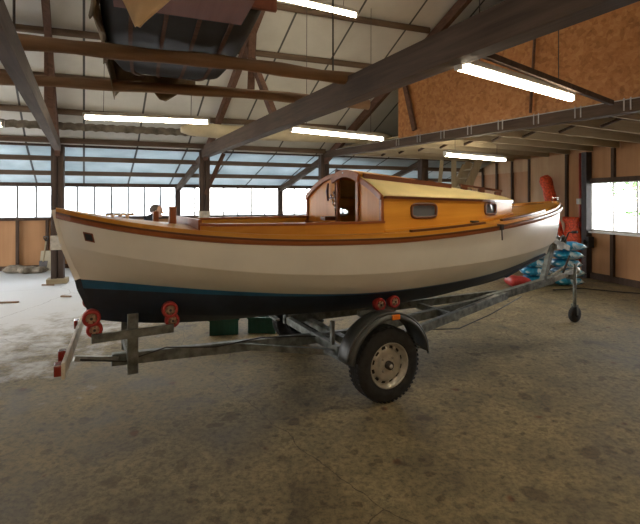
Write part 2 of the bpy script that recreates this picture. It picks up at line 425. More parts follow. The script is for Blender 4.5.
# daylight portals at the openings
def portal(c, w, h, nrm):
    ld = bpy.data.lights.new('window_portal', 'AREA'); ld.shape = 'RECTANGLE'; ld.size = w; ld.size_y = h
    ld.cycles.is_portal = True
    o = bpy.data.objects.new('window_portal', ld); COL.objects.link(o); o.location = c
    o.rotation_euler = Vector(nrm).to_track_quat('-Z', 'Y').to_euler()
portal(B((T0+TC)/2, -.10, (SILL+HEAD)/2), TC-T0, HEAD-SILL+.05, M_)

# right wall with its own window
RWH0, RWH1 = 1.0, 1.985
WU0, WU1 = -3.6, -.03
inw = Vector((-RwD.y, RwD.x, 0))
def rslab(bm, u0, u1, h0, h1): slab(bm, [RW(u0, 0, h0), RW(u1, 0, h0), RW(u1, 0, h1), RW(u0, 0, h1)], .1, -inw)
bm = NB(); HR = 5.4
rslab(bm, UF, WU0, 0, HR); rslab(bm, WU0, WU1, 0, RWH0); rslab(bm, WU0, WU1, RWH1, HR); rslab(bm, WU1, UC, 0, HR)
wr = struct(obj('wall_right', bm, 'ply', origin=None))
bm = NB()
for u in [.55, 1.75, 2.4, 3.05, 3.7, 4.35, 5.0]: bar(bm, RW(u, .03, 0), RW(u, .03, 2.66), .055, .06, RwD)
for u in (-.62, -1.85, -3.1, -4.3):
    bar(bm, RW(u, .03, 0), RW(u, .03, RWH0-.02), .06, .07, RwD)
    bar(bm, RW(u-.02, .03, RWH1+.08), RW(u-.02, .03, 2.66), .06, .07, RwD)
bar(bm, RW(UF, .03, .06), RW(UC, .03, .06), .07, .12)
bar(bm, RW(WU0-.1, .02, RWH1+.05), RW(WU1, .02, RWH1+.05), .10, .09)
obj('wall_stud', bm, 'stud', wr)
bm = NB(); slab(bm, [RW(.58, .01, .1), RW(1.72, .01, .1), RW(1.72, .01, 2.66), RW(.58, .01, 2.66)], .012, inw)
slab(bm, [RW(1.78, .01, 2.35), RW(5.2, .01, 2.35), RW(5.2, .01, 2.66), RW(1.78, .01, 2.66)], .012, inw)
obj('pale_sheet', bm, 'ply2', wr)
bm = NB()
for u in (WU0, WU1-.02): bar(bm, RW(u, -.03, RWH0), RW(u, -.03, RWH1), .04, .06, RwD)
for u in (-.58, -1.1, -1.7, -2.3, -2.9): bar(bm, RW(u, -.03, RWH0), RW(u, -.03, RWH1), .014, .03, RwD)
bar(bm, RW(WU0, -.03, RWH0), RW(WU1, -.03, RWH0), .06, .045); bar(bm, RW(WU0, -.03, RWH1), RW(WU1, -.03, RWH1), .06, .03)
bar(bm, RW(WU0-.05, .03, RWH0-.03), RW(WU1, .03, RWH0-.03), .16, .035)
wrn = struct(obj('window_9', bm, 'white', origin=None))
bm = NB(); slab(bm, [RW(WU0, -.03, RWH0), RW(WU1, -.03, RWH0), RW(WU1, -.03, RWH1), RW(WU0, -.03, RWH1)], .004, inw)
obj('window_pane', bm, 'glass', wrn)
portal(RW((WU0+WU1)/2, -.16, (RWH0+RWH1)/2), WU1-WU0, RWH1-RWH0, inw)

# left end wall with a wide open doorway, wall behind the camera with a long window
bm = NB()
def lslab(p0, p1, h0, h1): slab(bm, [B(T0, p0, h0), B(T0, p1, h0), B(T0, p1, h1), B(T0, p0, h1)], .1, -E)
lslab(0, 1.0, 0, 2.0); lslab(4.6, FRONT, 0, 2.2)
a = [B(T0, 0, 2.0), B(T0, 1.0, 2.0), B(T0, 1.0, 2.2), B(T0, 4.6, 2.2), B(T0, FRONT, 2.2), B(T0, FRONT, roof_h(FRONT)), B(T0, RIDGE, roof_h(RIDGE)), B(T0, AISLE, roof_h(AISLE)), B(T0, 0, EAVE)]
slab(bm, a, .1, -E)
struct(obj('wall_left', bm, 'ply', origin=None))
portal(B(T0-.15, 2.8, 1.1), 3.6, 2.2, E)
TF = (rf-W0).dot(E)
bm = NB(); slab(bm, [B(T0, FRONT, 0), B(TF+.2, FRONT, 0), B(TF+.2, FRONT, 2.3), B(T0, FRONT, 2.3)], .1, M_)
struct(obj('wall_front', bm, 'ply', origin=None))

# loft floor (its underside, joists and edge beam) on the right
MB0 = Vector((.1, 10.85, 0)); MBD = Vector((3.55, -5.75, 0)).normalized(); MBN = Vector((-MBD.y, MBD.x, 0))   # MBN points to the right wall
if MBN.x < 0: MBN = -MBN
def MBp(u, o=0, h=0): return MB0 + MBD*u + MBN*o + Vector((0, 0, h))
MU0, MU1 = 0.0, 10.6
LB = 2.64   # underside of the joists
hit0 = line_hit(MBp(MU0), MBN, Rw0, RwD)
far_r = RW((corner-Rw0).dot(RwD)-.1, .02)
bm = NB(); near_r = line_hit(MBp(MU1), Vector((1, .25, 0)), Rw0, RwD)
slab(bm, [MBp(MU0, .08, LB+.20), MBp(MU1, .08, LB+.20), near_r+Vector((0, 0, LB+.20)), far_r+Vector((0, 0, LB+.20))], .03, (0, 0, 1))
struct(obj('ceiling_loft_underside', bm, 'pale', origin=None))
bm = NB(); bar(bm, MBp(MU0, 0, LB+.07), MBp(MU1, 0, LB+.07), .14, .15)
tag(obj('loft_beam', bm, 'beam'), 'long dark beam carrying the loft edge below the orange board wall', 'beam')
JD = Vector((1, .55, 0)).normalized()
u = 1.0; j = 0
JL = ['farthest one, by the back wall', 'second from the back wall', 'third from the back wall', 'fourth from the back wall, beyond the tube light', 'fifth from the back wall, beyond the tube light', 'next beyond the tube light', 'just beyond the tube light', 'right over the far end of the tube light', 'over the near end of the tube light', 'just in front of the tube light', 'second in front of the tube light', 'third in front of the tube light', 'fourth in front of the tube light', 'fifth in front of the tube light', 'nearest one']
jl = ['crossing nearest the beam end by the top right window', 'crossing above the wall window', 'over the right wall post', 'above the orange roll', 'halfway along the loft', 'just past the tube light', 'at the tube light', 'left of the loft tube light', 'above the cabin front', 'near the stair top', 'farthest of all', 'beside the stair']
us = []
while u < 9.8: us.append(u); u += .60
for i, u in enumerate(us):
    a = MBp(u, .07, LB+.10); e = line_hit(Vector((a.x, a.y, 0)), JD, Rw0 + inw*.05, RwD)
    tb = a; te = Vector((e.x, e.y, LB+.10))
    if (te-tb).dot(JD) < .3: continue
    # stop at the back wall
    if P_of(te) < .1: te = tb + (te-tb)*((P_of(tb)-.1)/(P_of(tb)-P_of(te)))
    root = thing('loft_joist', '', 'joist', (tb.x, tb.y, LB), math.atan2(JD.y, JD.x), 'pale joists under the loft floor')
    root['label'] = 'pale timber joist under the loft floor, ' + JL[i]
    L = (te-tb).length
    bm = NB(); box(bm, (L/2, 0, .10), (L, .045, .20)); obj('joist', bm, 'pale', root)
    if L > 1.6 and i > 0:
        bm = NB(); w = .60*abs(MBD.cross(JD).z)
        xx = .75
        bar(bm, (xx, .03, .02), (xx, w-.03, .18), .035, .035); bar(bm, (xx+.05, .03, .18), (xx+.05, w-.03, .02), .035, .035)
        obj('cross_strut', bm, 'stud', root)

# orange board wall standing on the loft beam, with its truss timbers
def hr(u): return roof_h(P_of(MBp(u)))
u_l = 2.62
bm = NB(); ub = 9.9
slab(bm, [MBp(u_l, .03, LB+.16), MBp(ub, .03, LB+.16), MBp(ub, .03, hr(ub)), MBp(7.0, .03, hr(7.0)), MBp(u_l, .03, hr(u_l))], .02, MBN)
ow = struct(obj('wall_partition', bm, 'osb', origin=None))
bm = NB()
k = u_l+.1
while k < 9.8:
    for dd in (-.035, .035):
        bar(bm, MBp(k+dd, -.075, LB+.02), MBp(k+dd, -.075, LB+.165), .012, .012, MBD)
    k += .56
bar(bm, MBp(u_l-2, -.078, LB+.145), MBp(ub, -.078, LB+.145), .010, .010)
for o in [obj('joist_hanger', bm, 'metal_hanger', ow)]: pass

# ================================================================== TIMBER FRAME
posts = [Vector((-5.15, 8.84, 0)) + Vector((2.62, 1.0, 0))*k for k in range(4)]
plab = ['dark timber post with wooden foot block behind the left end of the boat', 'dark timber post behind the boat with pale band above deck, second from left',
        'dark timber post seen just above the cabin top', 'dark timber post near the stair under the loft']
PH = 2.72
for k, p in enumerate(posts):
    t = thing('timber_post', plab[k], 'post', (p.x, p.y, 0), R(21), 'main timber posts')
    bm = NB(); box(bm, (-.055, 0, PH/2), (.10, .19, PH)); box(bm, (.06, 0, PH/2), (.10, .17, PH))
    obj('shaft', bm, 'post', t, bevel=.008)
    if k == 0:
        bm = NB(); box(bm, (0, 0, .05), (.36, .26, .10)); obj('foot_block', bm, 'pale', t, bevel=.01)
        bm = NB(); box(bm, (.0, -.005, .80), (.225, .205, .28)); obj('paint_band', bm, 'board', t, label='worn pale paint low on the post')
    if k == 1:
        bm = NB(); box(bm, (0, 0, 1.28), (.225, .205, .22)); obj('paint_band', bm, 'board', t, label='pale band')
for k, w in enumerate(wall_posts[2:]):
    a = B(w, .06); 
    bm = NB(); bar(bm, a, a+Vector((0, 0, EAVE+.02)), .13, .13, E)
    tag(obj('wall_post', bm, 'post'), ['slim dark post against the window wall, at its left end', 'slim dark post between the long windows, left of the second main post',
        'slim dark post between the long windows, left of the cabin', 'slim dark wall post hidden behind the cabin', 'slim dark post at the far corner by the stair'][min(k, 4)], 'post', 'slim posts along the window wall')
# trusses
tl = ['roof frame at the left edge with beam climbing out of the picture', 'roof frame with heavy dark beam crossing the picture centre', 'roof frame behind, rising to the edge of the orange board wall', 'farthest roof frame above the stair']
for k, p in enumerate(posts):
    root = thing('roof_truss', tl[k], 'roof frame', (p.x, p.y, PH-.12), 0, 'roof frames')
    off = Vector((p.x, p.y, PH-.12))
    def L_(v): return Vector(v)-off
    if k < 2:
        L = 11.6; h = 2.67
        bm = NB(); bar(bm, L_(Vector((p.x, p.y, h))-TIE*.12), L_(Vector((p.x, p.y, h+(0 if k == 0 else .07)))+TIE*L), .11 if k == 0 else .16, .18 if k == 0 else .24)
        obj('tie_beam', bm, 'beam', root, bevel=.006)
    elif k == 3:
        bm = NB(); bar(bm, L_(Vector((p.x, p.y, 2.55))), L_(Vector((p.x, p.y, 2.55))+TIE*.1), .15, .2); obj('tie_beam', bm, 'beam', root)
    # rafter along the main slope
    D = TIE if k < 2 else MBD
    pk = P_of(p); st = D.dot(M_)
    def ron(dist, dz=-.16): q = p + D*dist; return Vector((q.x, q.y, roof_h(P_of(q))+dz))
    if k < 3:
        dm = (RIDGE-pk)/st
        bm = NB(); bar(bm, L_(ron(0)), L_(ron(dm)), .09, .16); bar(bm, L_(ron(dm)), L_(ron(dm*2)), .09, .16)
        obj('rafter', bm, 'rafter', root)
    # aisle rafter down to the wall post
    wp = B(wall_posts[2+k], .08, EAVE-.10)
    bm = NB(); bar(bm, L_((p.x, p.y, 2.62)), L_(wp), .10, .13); obj('aisle_rafter', bm, 'beam', root)
    # struts
    ST = []
    if k == 0:
        ST = [(ron(1.9), p+TIE*1.0+Vector((0, 0, 2.7)), .07, .12), (ron(2.6), p+TIE*2.6+Vector((0, 0, 2.7)), .12, .06)]
    elif k == 1:
        ST = [(ron(2.9), p+TIE*4.15+Vector((0, 0, 2.72)), .08, .10), (ron(3.2), p+TIE*3.1+Vector((0, 0, 3.35)), .10, .10),
              (p+Vector((.03, -.06, 1.75)), p+E*.42+Vector((0, 0, 2.66)), .05, .08)]
    elif k == 2:
        ST = [(p+MBD*3.1+Vector((0, -.03, 2.9)), p+MBD*2.75+Vector((0, -.03, hr(2.75)-.1)), .05, .09),
              (MBp(5.55, -.02, hr(5.55)-.4), MBp(5.4, -.02, LB+.2), .03, .03), (MBp(8.9, -.04, hr(8.9)-1.1), MBp(7.0, -.04, LB+.18), .05, .10)]
    for a_, b_, w_, h_ in ST:
        bm = NB(); bar(bm, L_(a_), L_(b_), w_, h_); obj('strut', bm, 'rafter', root)
# purlins
def wob(a, b, n, amp, seed):
    a, b = Vector(a), Vector(b); out = []
    for i in range(n+1):
        f = i/n; q = a.lerp(b, f); q += Vector((0, noise.noise((seed, f*2.0, 3.1))*amp, noise.noise((seed, f*2.3, 8.1))*amp)); out.append(q)
    return out
pl = ['lowest purlin under the roof, just above the long windows', 'second purlin up from the long windows', 'round purlin just above the post heads',
      'round purlin beside the corrugated strip, above the left tube light', 'round purlin just behind the farther log pole', 'round purlin above the nearest log pole',
      'high round purlin over the stored dinghy', 'highest round purlin close to the ridge']
for i, p in enumerate([.85, 1.68, 2.42, 3.23, 3.97, 4.83, 5.7, 6.6]):
    bm = NB(); z = roof_h(p)-.055
    ends = (T0+.1, TC-.15)
    if p > 2.3:
        q = line_hit(B(0, p), E, MB0, MBD); ends = (T0+.1, (q-W0).dot(E)-.12)
    if i > 2: tube(bm, wob(B(ends[0], p, z-.015), B(ends[1], p, z-.015), 24, .05, i*3.3), .055, 8)
    else: bar(bm, B(ends[0], p, z), B(ends[1], p, z), .06, .10)
    tag(obj('purlin', bm, 'purlin', bevel=0), pl[i], 'purlin', 'purlins under the roof sheets')
# corrugated strip lying along the frame behind the left tube light
bm = NB(); n = 90; a = B(-1.2, 3.0, 2.90); b = B(4.1, 3.0, 2.90); vs = []
for i in range(n+1):
    q = a.lerp(b, i/n); z = .012*math.sin(i*2.1)
    vs.append((bm.verts.new(q+Vector((0, 0, z))-M_*z), bm.verts.new(q+Vector((0, 0, .14+z))-M_*(.04+z))))
for i in range(n): bm.faces.new((vs[i][0], vs[i+1][0], vs[i+1][1], vs[i][1]))
tag(obj('corrugated_strip', bm, 'corr', solid=.004), 'brown corrugated metal strip resting along the roof frames above the left windows', 'metal sheet')
# two plate beams over the post heads
bm = NB(); bar(bm, B(T0, AISLE+.02, 2.74), B(TC-.2, AISLE-.05, 2.74), .10, .12)
tag(obj('wall_plate', bm, 'post'), 'dark plate beam running along the tops of the posts', 'beam')

# log poles lying across the ties
for (a, b, r, lab) in [((-2.50, 3.38, 2.835), (.36, 4.44, 2.845), .060, 'round log pole across the roof beams, nearest, under the stored dark hull'),
                       ((-3.45, 4.45, 2.835), (.62, 5.75, 2.85), .060, 'second round log pole across the roof beams, behind the nearest one')]:
    bm = NB(); pts = wob(a, b, 16, .05, r*100+a[0]); tube(bm, pts, [r*(1+.10*math.sin(i*1.7)) for i in range(len(pts))], 12)
    tag(obj('log_pole', bm, 'log'), lab, 'pole', 'log poles across the roof beams')
# hanging rods
for (px, y0, y1, Y, lab) in [(333, -2, 72, 4.55, 'thin dark rod hanging from roof down to the nearest log pole end'), (14, -40, 40, 3.6, 'thin dark rod hanging at the top left corner')]:
    bm = NB(); a = at(px, y1, Y); b = at(px, y0, Y); b.z = roof_h(P_of(b))-.02; tube(bm, [a, (a.x, a.y, b.z)], .010, 6)
    tag(obj('hanging_rod', bm, 'steelpost'), lab, 'rod', 'hanging rods')
# long cream roll (mast in its cover) lying on the frames
bm = NB(); a = Vector((-2.55, 8.25, 2.93)); b = Vector((1.6, 10.15, 3.02)); n = 30
pts = []; rs = []
for i in range(n+1):
    f = i/n; q = a.lerp(b, f); q.z += -.02*math.sin(f*math.pi); pts.append(q)
    rs.append(.13*min(1, (1-(1-min(1, f*9+.12))**2)**.5) * min(1, (1-(1-min(1, (1-f)*9+.12))**2)**.5)*(1+.04*math.sin(i*1.9)))
tube(bm, pts, rs, 16)
tag(obj('sail_roll', bm, 'sail'), 'long cream rolled canvas bundle stored on the roof beams', 'rolled canvas')

# fluorescent fittings
def tube_light(name_lab, a, b, group='fluorescent tube lights', chain=True, h_top=None):
    a, b = Vector(a), Vector(b); c = (a+b)/2; L = (b-a).length; rz = math.atan2(b.y-a.y, b.x-a.x)
    t = thing('tube_light', name_lab, 'light', (c.x, c.y, c.z-.03), rz, group)
    t.rotation_euler = (0, -math.asin((b.z-a.z)/L), rz)
    bm = NB(); box(bm, (0, 0, .065), (L+.02, .065, .035)); box(bm, (0, 0, .090), (L*.9, .04, .02)); obj('housing', bm, 'fitting', t, bevel=.005)
    bm = NB(); tube(bm, [(-L/2+.02, 0, .02), (L/2-.02, 0, .02)], .030, 12); obj('tube', bm, 'tube', t)
    for s in (-1, 1):
        bm = NB(); box(bm, (s*(L/2-.005), 0, .03), (.03, .055, .07)); obj('end_cap', bm, 'fitting', t, bevel=.004)
    top = (h_top if h_top else roof_h(P_of(c))-.05) - c.z
    if chain:
        for s in (-.35, .35):
            bm = NB(); tube(bm, [(s*L, 0, .09), (s*L, 0, max(.12, top+.03))], .004, 5); obj('hanger_wire', bm, 'steelpost', t)
    return t
tube_light('long fluorescent tube light above the left half of the boat', at(84, 116.5, 6.1), at(209, 121.5, 6.35))
tube_light('fluorescent tube light above the cabin, in front of the cream roll', at(291, 129, 6.4), at(383, 138.5, 7.35))
tube_light('bright fluorescent tube light between the heavy beam and the orange board wall', at(458, 65, 3.22), at(572, 97.5, 4.25))
tube_light('fluorescent tube light under the loft joists', at(445, 154, 7.4), at(505, 159.5, 8.4), h_top=2.64)
tube_light('fluorescent tube light at the top edge left of the heavy beam', at(255, -9, 5.6), at(357, 15, 6.0))
tube_light('fluorescent tube light cut off by the left picture edge', at(-95, 119, 5.9), at(3, 124, 6.1))
# unseen tubes behind the camera, added to light the near half of the hall
for k, w_ in enumerate(('left', 'middle', 'right')):
    q = B(.2+k*3.1, 13.0, 2.45); tube_light('unseen fluorescent tube light added to light the near end of the hall, %s one of three' % w_, q-E*.85, q+E*.85, group='unseen tube lights added over the near end')
# strut that carries the bright tube
bm = NB(); bar(bm, (at(478, 52, 3.3)), at(612, 103, 4.65), .04, .05); tag(obj('light_batten', bm, 'stud'), 'thin dark batten above the bright tube light', 'batten')

# ================================================================== DARK HULL STORED ON THE POLES
HD = Vector((-.40, 1, 0)).normalized(); HN = Vector((-HD.y, HD.x, 0)); hz = math.atan2(HD.y, HD.x); DC = Vector((-1.32, 4.12, 2.915))
root = thing('stored_dinghy', 'black bottomed flat dinghy stored upright on the log poles', 'boat', DC, hz)
def dsec(f):
    w = .60*(1-max(0, (f-.72)/.28)**2.2*.75)*(.92+.08*math.sin(f*3)); zb = .03+.16*max(0, (f-.72)/.28)**2; return w, zb
n = 30; bm = NB(); rows = []
for i in range(n+1):
    f = i/n; x = -1.25+2.45*f; w, zb = dsec(f); zt = .46; row = []
    for k in range(15):
        v = -1+k/7; av = abs(v)
        if av < .6: y = v/.6*.84*w; z = zb+.02*(v/.6)**2
        else: g = (av-.6)/.4; y = math.copysign((.84+.16*math.sin(g*math.pi/2))*w, v); z = zb+.02+(zt-zb-.02)*((1-math.cos(g*math.pi/2))*.6+.4*g)
        row.append(bm.verts.new((x, y, z)))
    rows.append(row)
for i in range(n):
    for k in range(14): bm.faces.new((rows[i][k], rows[i+1][k], rows[i+1][k+1], rows[i][k+1])).smooth = True
bm.faces.new(list(reversed(rows[-1])))
obj('hull_shell', bm, 'tar', root, solid=-.02)
for y in (-.34, -.10, .14, .38):
    bm = NB(); pts = []
    for i in range(n):
        f = i/n; w, zb = dsec(f); pts.append((-1.25+2.45*f, y*w/.6, zb-.012))
    for i in range(len(pts)-1): bar(bm, pts[i], pts[i+1], .030, .035)
    obj('bottom_runner', bm, 'rafter', root)
bm = NB(); box(bm, (-1.28, 0, .24), (.03, 1.16, .42)); obj('transom', bm, 'redply', root)
bm = NB(); box(bm, (-1.36, .05, -.035), (.42, .82, .025)); obj('bottom_board', bm, 'redply', root, label='wide red brown board across the near end')
def cloth(name, mt, pts_grid, parent=None):
    bm = NB(); vs = [[bm.verts.new(p) for p in row] for row in pts_grid]
    for i in range(len(vs)-1):
        for k in range(len(vs[0])-1): bm.faces.new((vs[i][k], vs[i+1][k], vs[i+1][k+1], vs[i][k+1])).smooth = True
    return obj(name, bm, mt, parent, solid=.006)
g = []; n1, n2 = 26, 14      # down the left side, then round the far end
for i in range(n1+n2+1):
    if i <= n1: f = i/n1; base = DC + HD*(-1.2+2.42*f) + HN*(.64+.03*math.sin(f*17)); dr = .50+.05*math.sin(f*13+1)+.04*math.sin(f*29)+.12*max(0, f-.75)/.25
    else: f = (i-n1)/n2; base = DC + HD*(1.24+.02*math.sin(f*15)) + HN*(.64-.95*f); dr = .62+.05*math.sin(f*9+1.5)-.16*abs(math.sin(f*5.2))
    row = []
    for k in range(9):
        h = k/8; q = base + (HN if i <= n1 else HD)*(.03*math.sin(h*5+i*.55)-.05*h); row.append(Vector((q.x, q.y, DC.z+.48-dr*h)))
    g.append(row)
tag(cloth('draped_canvas', 'olive', g), 'olive brown canvas draped down the side and far end of the stored dinghy', 'canvas')
g = []
A, Bc, Cc = at(112, -18, 2.62), at(182, -14, 2.75), at(136, 27, 2.70)
for i in range(13):
    f = i/12; row = []
    for k in range(13):
        h = k/12; q = A.lerp(Bc, h).lerp(Cc.lerp(Cc+Vector((.03, 0, .0)), h), f)
        q += Vector((0, .025*math.sin(h*7+f*3)*(1-f*.5), 0)); row.append(q)
    g.append(row)
tag(cloth('canvas_flap', 'tarp', g), 'light beige canvas corner hanging below the stored dinghy', 'canvas')

# ================================================================== THE BOAT
CB = Vector((.14, 4.42, 0)); YAW = R(27.5)
KEEL = .58
boat = thing('sailing_boat', 'white wooden cabin boat with dark blue bottom standing on the trailer', 'boat', (CB.x, CB.y, KEEL), YAW)
def bobj(name, bm, m, parent=None, **k):
    if parent is None:
        for v in bm.verts: v.co.z -= KEEL
        return obj(name, bm, m, boat, **k)
    for v in bm.verts: v.co.z -= KEEL
    return obj(name, bm, m, parent, **k)
NS = 72
#   level: s_left, s_right, max half-beam, exponents, z(left), z(mid), z(right)
LV = {
 'sheer': (-2.36, 3.33, .95, 2.3, .80, 1.54, 1.330, 1.585),
 'c1':    (-2.305, 3.28, .925, 2.3, .82, 1.30, 1.05, 1.19),
 'c2':    (-2.21, 3.13, .70, 2.1, 1.30, 1.035, .85, .94),
 'c2b':   (-2.195, 3.09, .685, 2.1, 1.33, .965, .838, .92),
 'c3':    (-2.12, 2.70, .42, 2.0, 1.2, .79, .655, .80),
 'keel':  (-2.06, 2.40, .045, 9.0, .5, .71, .59, .70),
}
TM = .47
def lev(name, t):
    sl, sr, b, p, q, zl, zm, zr = LV[name]
    s = sl+(sr-sl)*t
    tt = t/TM*.5 if t < TM else .5+(t-TM)/(1-TM)*.5
    w = b*max(0, 1-abs(2*tt-1)**p)**q + .018
    e = abs(2*tt-1)
    if name in ('sheer', 'c1', 'c2', 'c2b') and t > .42: z = zm+(zr-zm)*((t-.42)/.58)**{'sheer': 1.4}.get(name, 1.8)
    elif name in ('sheer', 'c1', 'c2', 'c2b'): z = zm+(zl-zm)*((.42-t)/.42)**{'sheer': 2.9, 'c1': 2.0}.get(name, 1.5)
    else: z = zm+((zl if t < TM else zr)-zm)*e**(2.2 if name != 'keel' else 3.5)
    return s, w, z
def t_of(s, name='sheer'): sl, sr = LV[name][:2]; return (s-sl)/(sr-sl)
names = ['sheer', 'c1', 'c2', 'c2b', 'c3', 'keel']
bm = NB(); mi_of = {0: 0, 1: 0, 2: 2, 3: 1, 4: 1}
for side in (-1, 1):
    for k in range(5):
        sub = 3 if k in (0, 1, 3) else 1
        prev = None
        for i in range(NS+1):
            t = i/NS; a = Vector(lev(names[k], t)); b = Vector(lev(names[k+1], t))
            col = []
            for j in range(sub+1):
                f = j/sub; q = a.lerp(b, f)
                bul = {0: .012, 1: .022, 3: .035}.get(k, 0)*math.sin(f*math.pi)*min(1, a.y/.3)
                col.append(bm.verts.new((q.x, side*(q.y+bul), q.z-bul*.3)))
            if prev:
                for j in range(sub):
                    f = bm.faces.new((prev[j], col[j], col[j+1], prev[j+1])); f.smooth = True; f.material_index = mi_of[k]
            prev = col
for i in range(NS):   # keel sole
    a = lev('keel', i/NS); b = lev('keel', (i+1)/NS)
    f = bm.faces.new([bm.verts.new(v) for v in ((a[0], -a[1], a[2]), (b[0], -b[1], b[2]), (b[0], b[1], b[2]), (a[0], a[1], a[2]))]); f.material_index = 1
me_h = bobj('hull', bm, ['hullw', 'navy', 'boot'])
# stem posts at both ends
for end in (0, 1):
    bm = NB(); pts = [Vector(lev(nm, end)) for nm in names]; dirx = -1 if end == 0 else 1
    for i in range(5):
        a, b = pts[i], pts[i+1]
        bar(bm, (a.x+dirx*.005, 0, a.z+(.02 if i == 0 else 0)), (b.x+dirx*.005, 0, b.z), .042, .05, (1, 0, 0))
        for f in bm.faces[-6:]: f.material_index = 0 if i < 2 else 1
    bobj('stem', bm, ['hullw', 'navy'])
# rubbing strake and toe rail
def sweep(prof, s0, s1, n=60, side=-1, inset=0, dz=0, hscale=1):
    bm = NB(); prev = None; 
    for i in range(n+1):
        t = s0+(s1-s0)*i/n; a = lev('sheer', t); ring = [bm.verts.new((a[0], side*(max(.012, a[1]+inset)+y), a[2]+dz+z)) for y, z in prof]
        if prev:
            for j in range(len(prof)):
                k = (j+1) % len(prof); bm.faces.new((prev[j], ring[j], ring[k], prev[k]))
        else: first = ring
        prev = ring
    bm.faces.new(first); bm.faces.new(list(reversed(prev))); return bm
for side in (-1, 1):
    bobj('rubbing_strake', sweep([(0, -.045), (.028, -.038), (.034, -.018), (.028, 0), (0, 0)], 0, 1, side=side), 'mahog')
    bobj('toe_rail', sweep([(-.035, 0), (.006, 0), (.004, .034), (-.030, .034)], .0, 1, side=side), 'varnish')
    bobj('rail_line', sweep([(.002, -.010), (.036, -.010), (.036, .004), (.002, .004)], 0, 1, side=side), 'darkwood')
# decks
CAB0, CAB1, CK0 = .07, 1.90, -1.42
def b_in(s):
    t = t_of(s); B_ = lev('sheer', t)[1]
    return min(.73 if s < 1.2 else .73-.22*((s-1.2)/.7)**1.3, B_-.16)
def deck_z(s, y):
    t = t_of(s); a = lev('sheer', t); B_ = max(a[1], .05); return a[2] + .035*(1-min(1, (y/B_))**2)*min(1, B_/.5)+.012
def deck_patch(s0, s1, f0, f1, n, m=8):
    """strip between lateral functions f0(s) and f1(s)"""
    bm = NB(); prev = None
    for i in range(n+1):
        s = s0+(s1-s0)*i/n; row = [bm.verts.new((s, f0(s)+(f1(s)-f0(s))*j/m, deck_z(s, f0(s)+(f1(s)-f0(s))*j/m))) for j in range(m+1)]
        if prev:
            for j in range(m): bm.faces.new((prev[j], row[j], row[j+1], prev[j+1])).smooth = True
        prev = row
    return bm
Bs = lambda s: lev('sheer', t_of(s))[1]-.01
bobj('aft_deck', deck_patch(-2.35, CK0, lambda s: -Bs(s), lambda s: Bs(s), 20), 'varnish', solid=.015)
bobj('fore_deck', deck_patch(CAB1, 3.38, lambda s: -Bs(s), lambda s: Bs(s), 24), 'varnish', solid=.015)
for sd in (-1, 1):
    bobj('side_deck', deck_patch(CK0, CAB1, lambda s: sd*b_in(s), lambda s: sd*Bs(s), 40, 3), 'varnish', solid=.015)
# king plank and covering boards seams on the fore deck
bm = NB()
for y in (-.10, .10):
    bar(bm, (CAB1+.05, y, deck_z(CAB1+.05, y)+.004), (3.05, y*.5, deck_z(3.05, 0)+.004), .012, .006)
bobj('deck_seam', bm, 'darkwood')
# coaming round the cockpit
for sd in (-1, 1):
    bm = NB(); n = 24; prev = None
    for i in range(n+1):
        s = CK0+(CAB0-CK0)*i/n; y = b_in(s); z0 = deck_z(s, y)-.05; z1 = 1.445 if s > -1.3 else 1.445
        z1 = max(1.435, deck_z(s, y)+.035)
        ring = [bm.verts.new((s, sd*yy, zz)) for yy, zz in ((y+.012, z0), (y+.012, z1), (y-.012, z1), (y-.012, z0))]
        if prev:
            for j in range(4): bm.faces.new((prev[j], ring[j], ring[(j+1) % 4], prev[(j+1) % 4]))
        else: bm.faces.new(ring)
        prev = ring
    bm.faces.new(prev); bobj('coaming', bm, 'varnish')
    bm = NB(); pts = []
    for i in range(13):
        s = CK0+(CAB0-CK0)*i/12; y = b_in(s); pts.append((s, sd*y, max(1.435, deck_z(s, y)+.035)+.010))
    for i in range(12): bar(bm, pts[i], pts[i+1], .045, .020)
    bobj('coaming_cap', bm, 'mahog')
bm = NB(); yb = b_in(CK0); bar(bm, (CK0, -yb, 1.44), (CK0, yb, 1.44), .025, .09); bobj('coaming', bm, 'mahog')
# cockpit well and benches
bm = NB(); box(bm, ((CK0+.4+CAB0)/2, 0, .95), (CAB0-CK0-.4, .66, .03)); bobj('cockpit_sole', bm, 'varnish')
for sd in (-1, 1):
    bm = NB(); box(bm, ((CK0+.5+CAB0)/2, sd*.47, 1.16), (CAB0-CK0-.5, .30, .03)); box(bm, ((CK0+.5+CAB0)/2, sd*.33, 1.06), (CAB0-CK0-.5, .02, .18)); bobj('bench', bm, 'varnish')
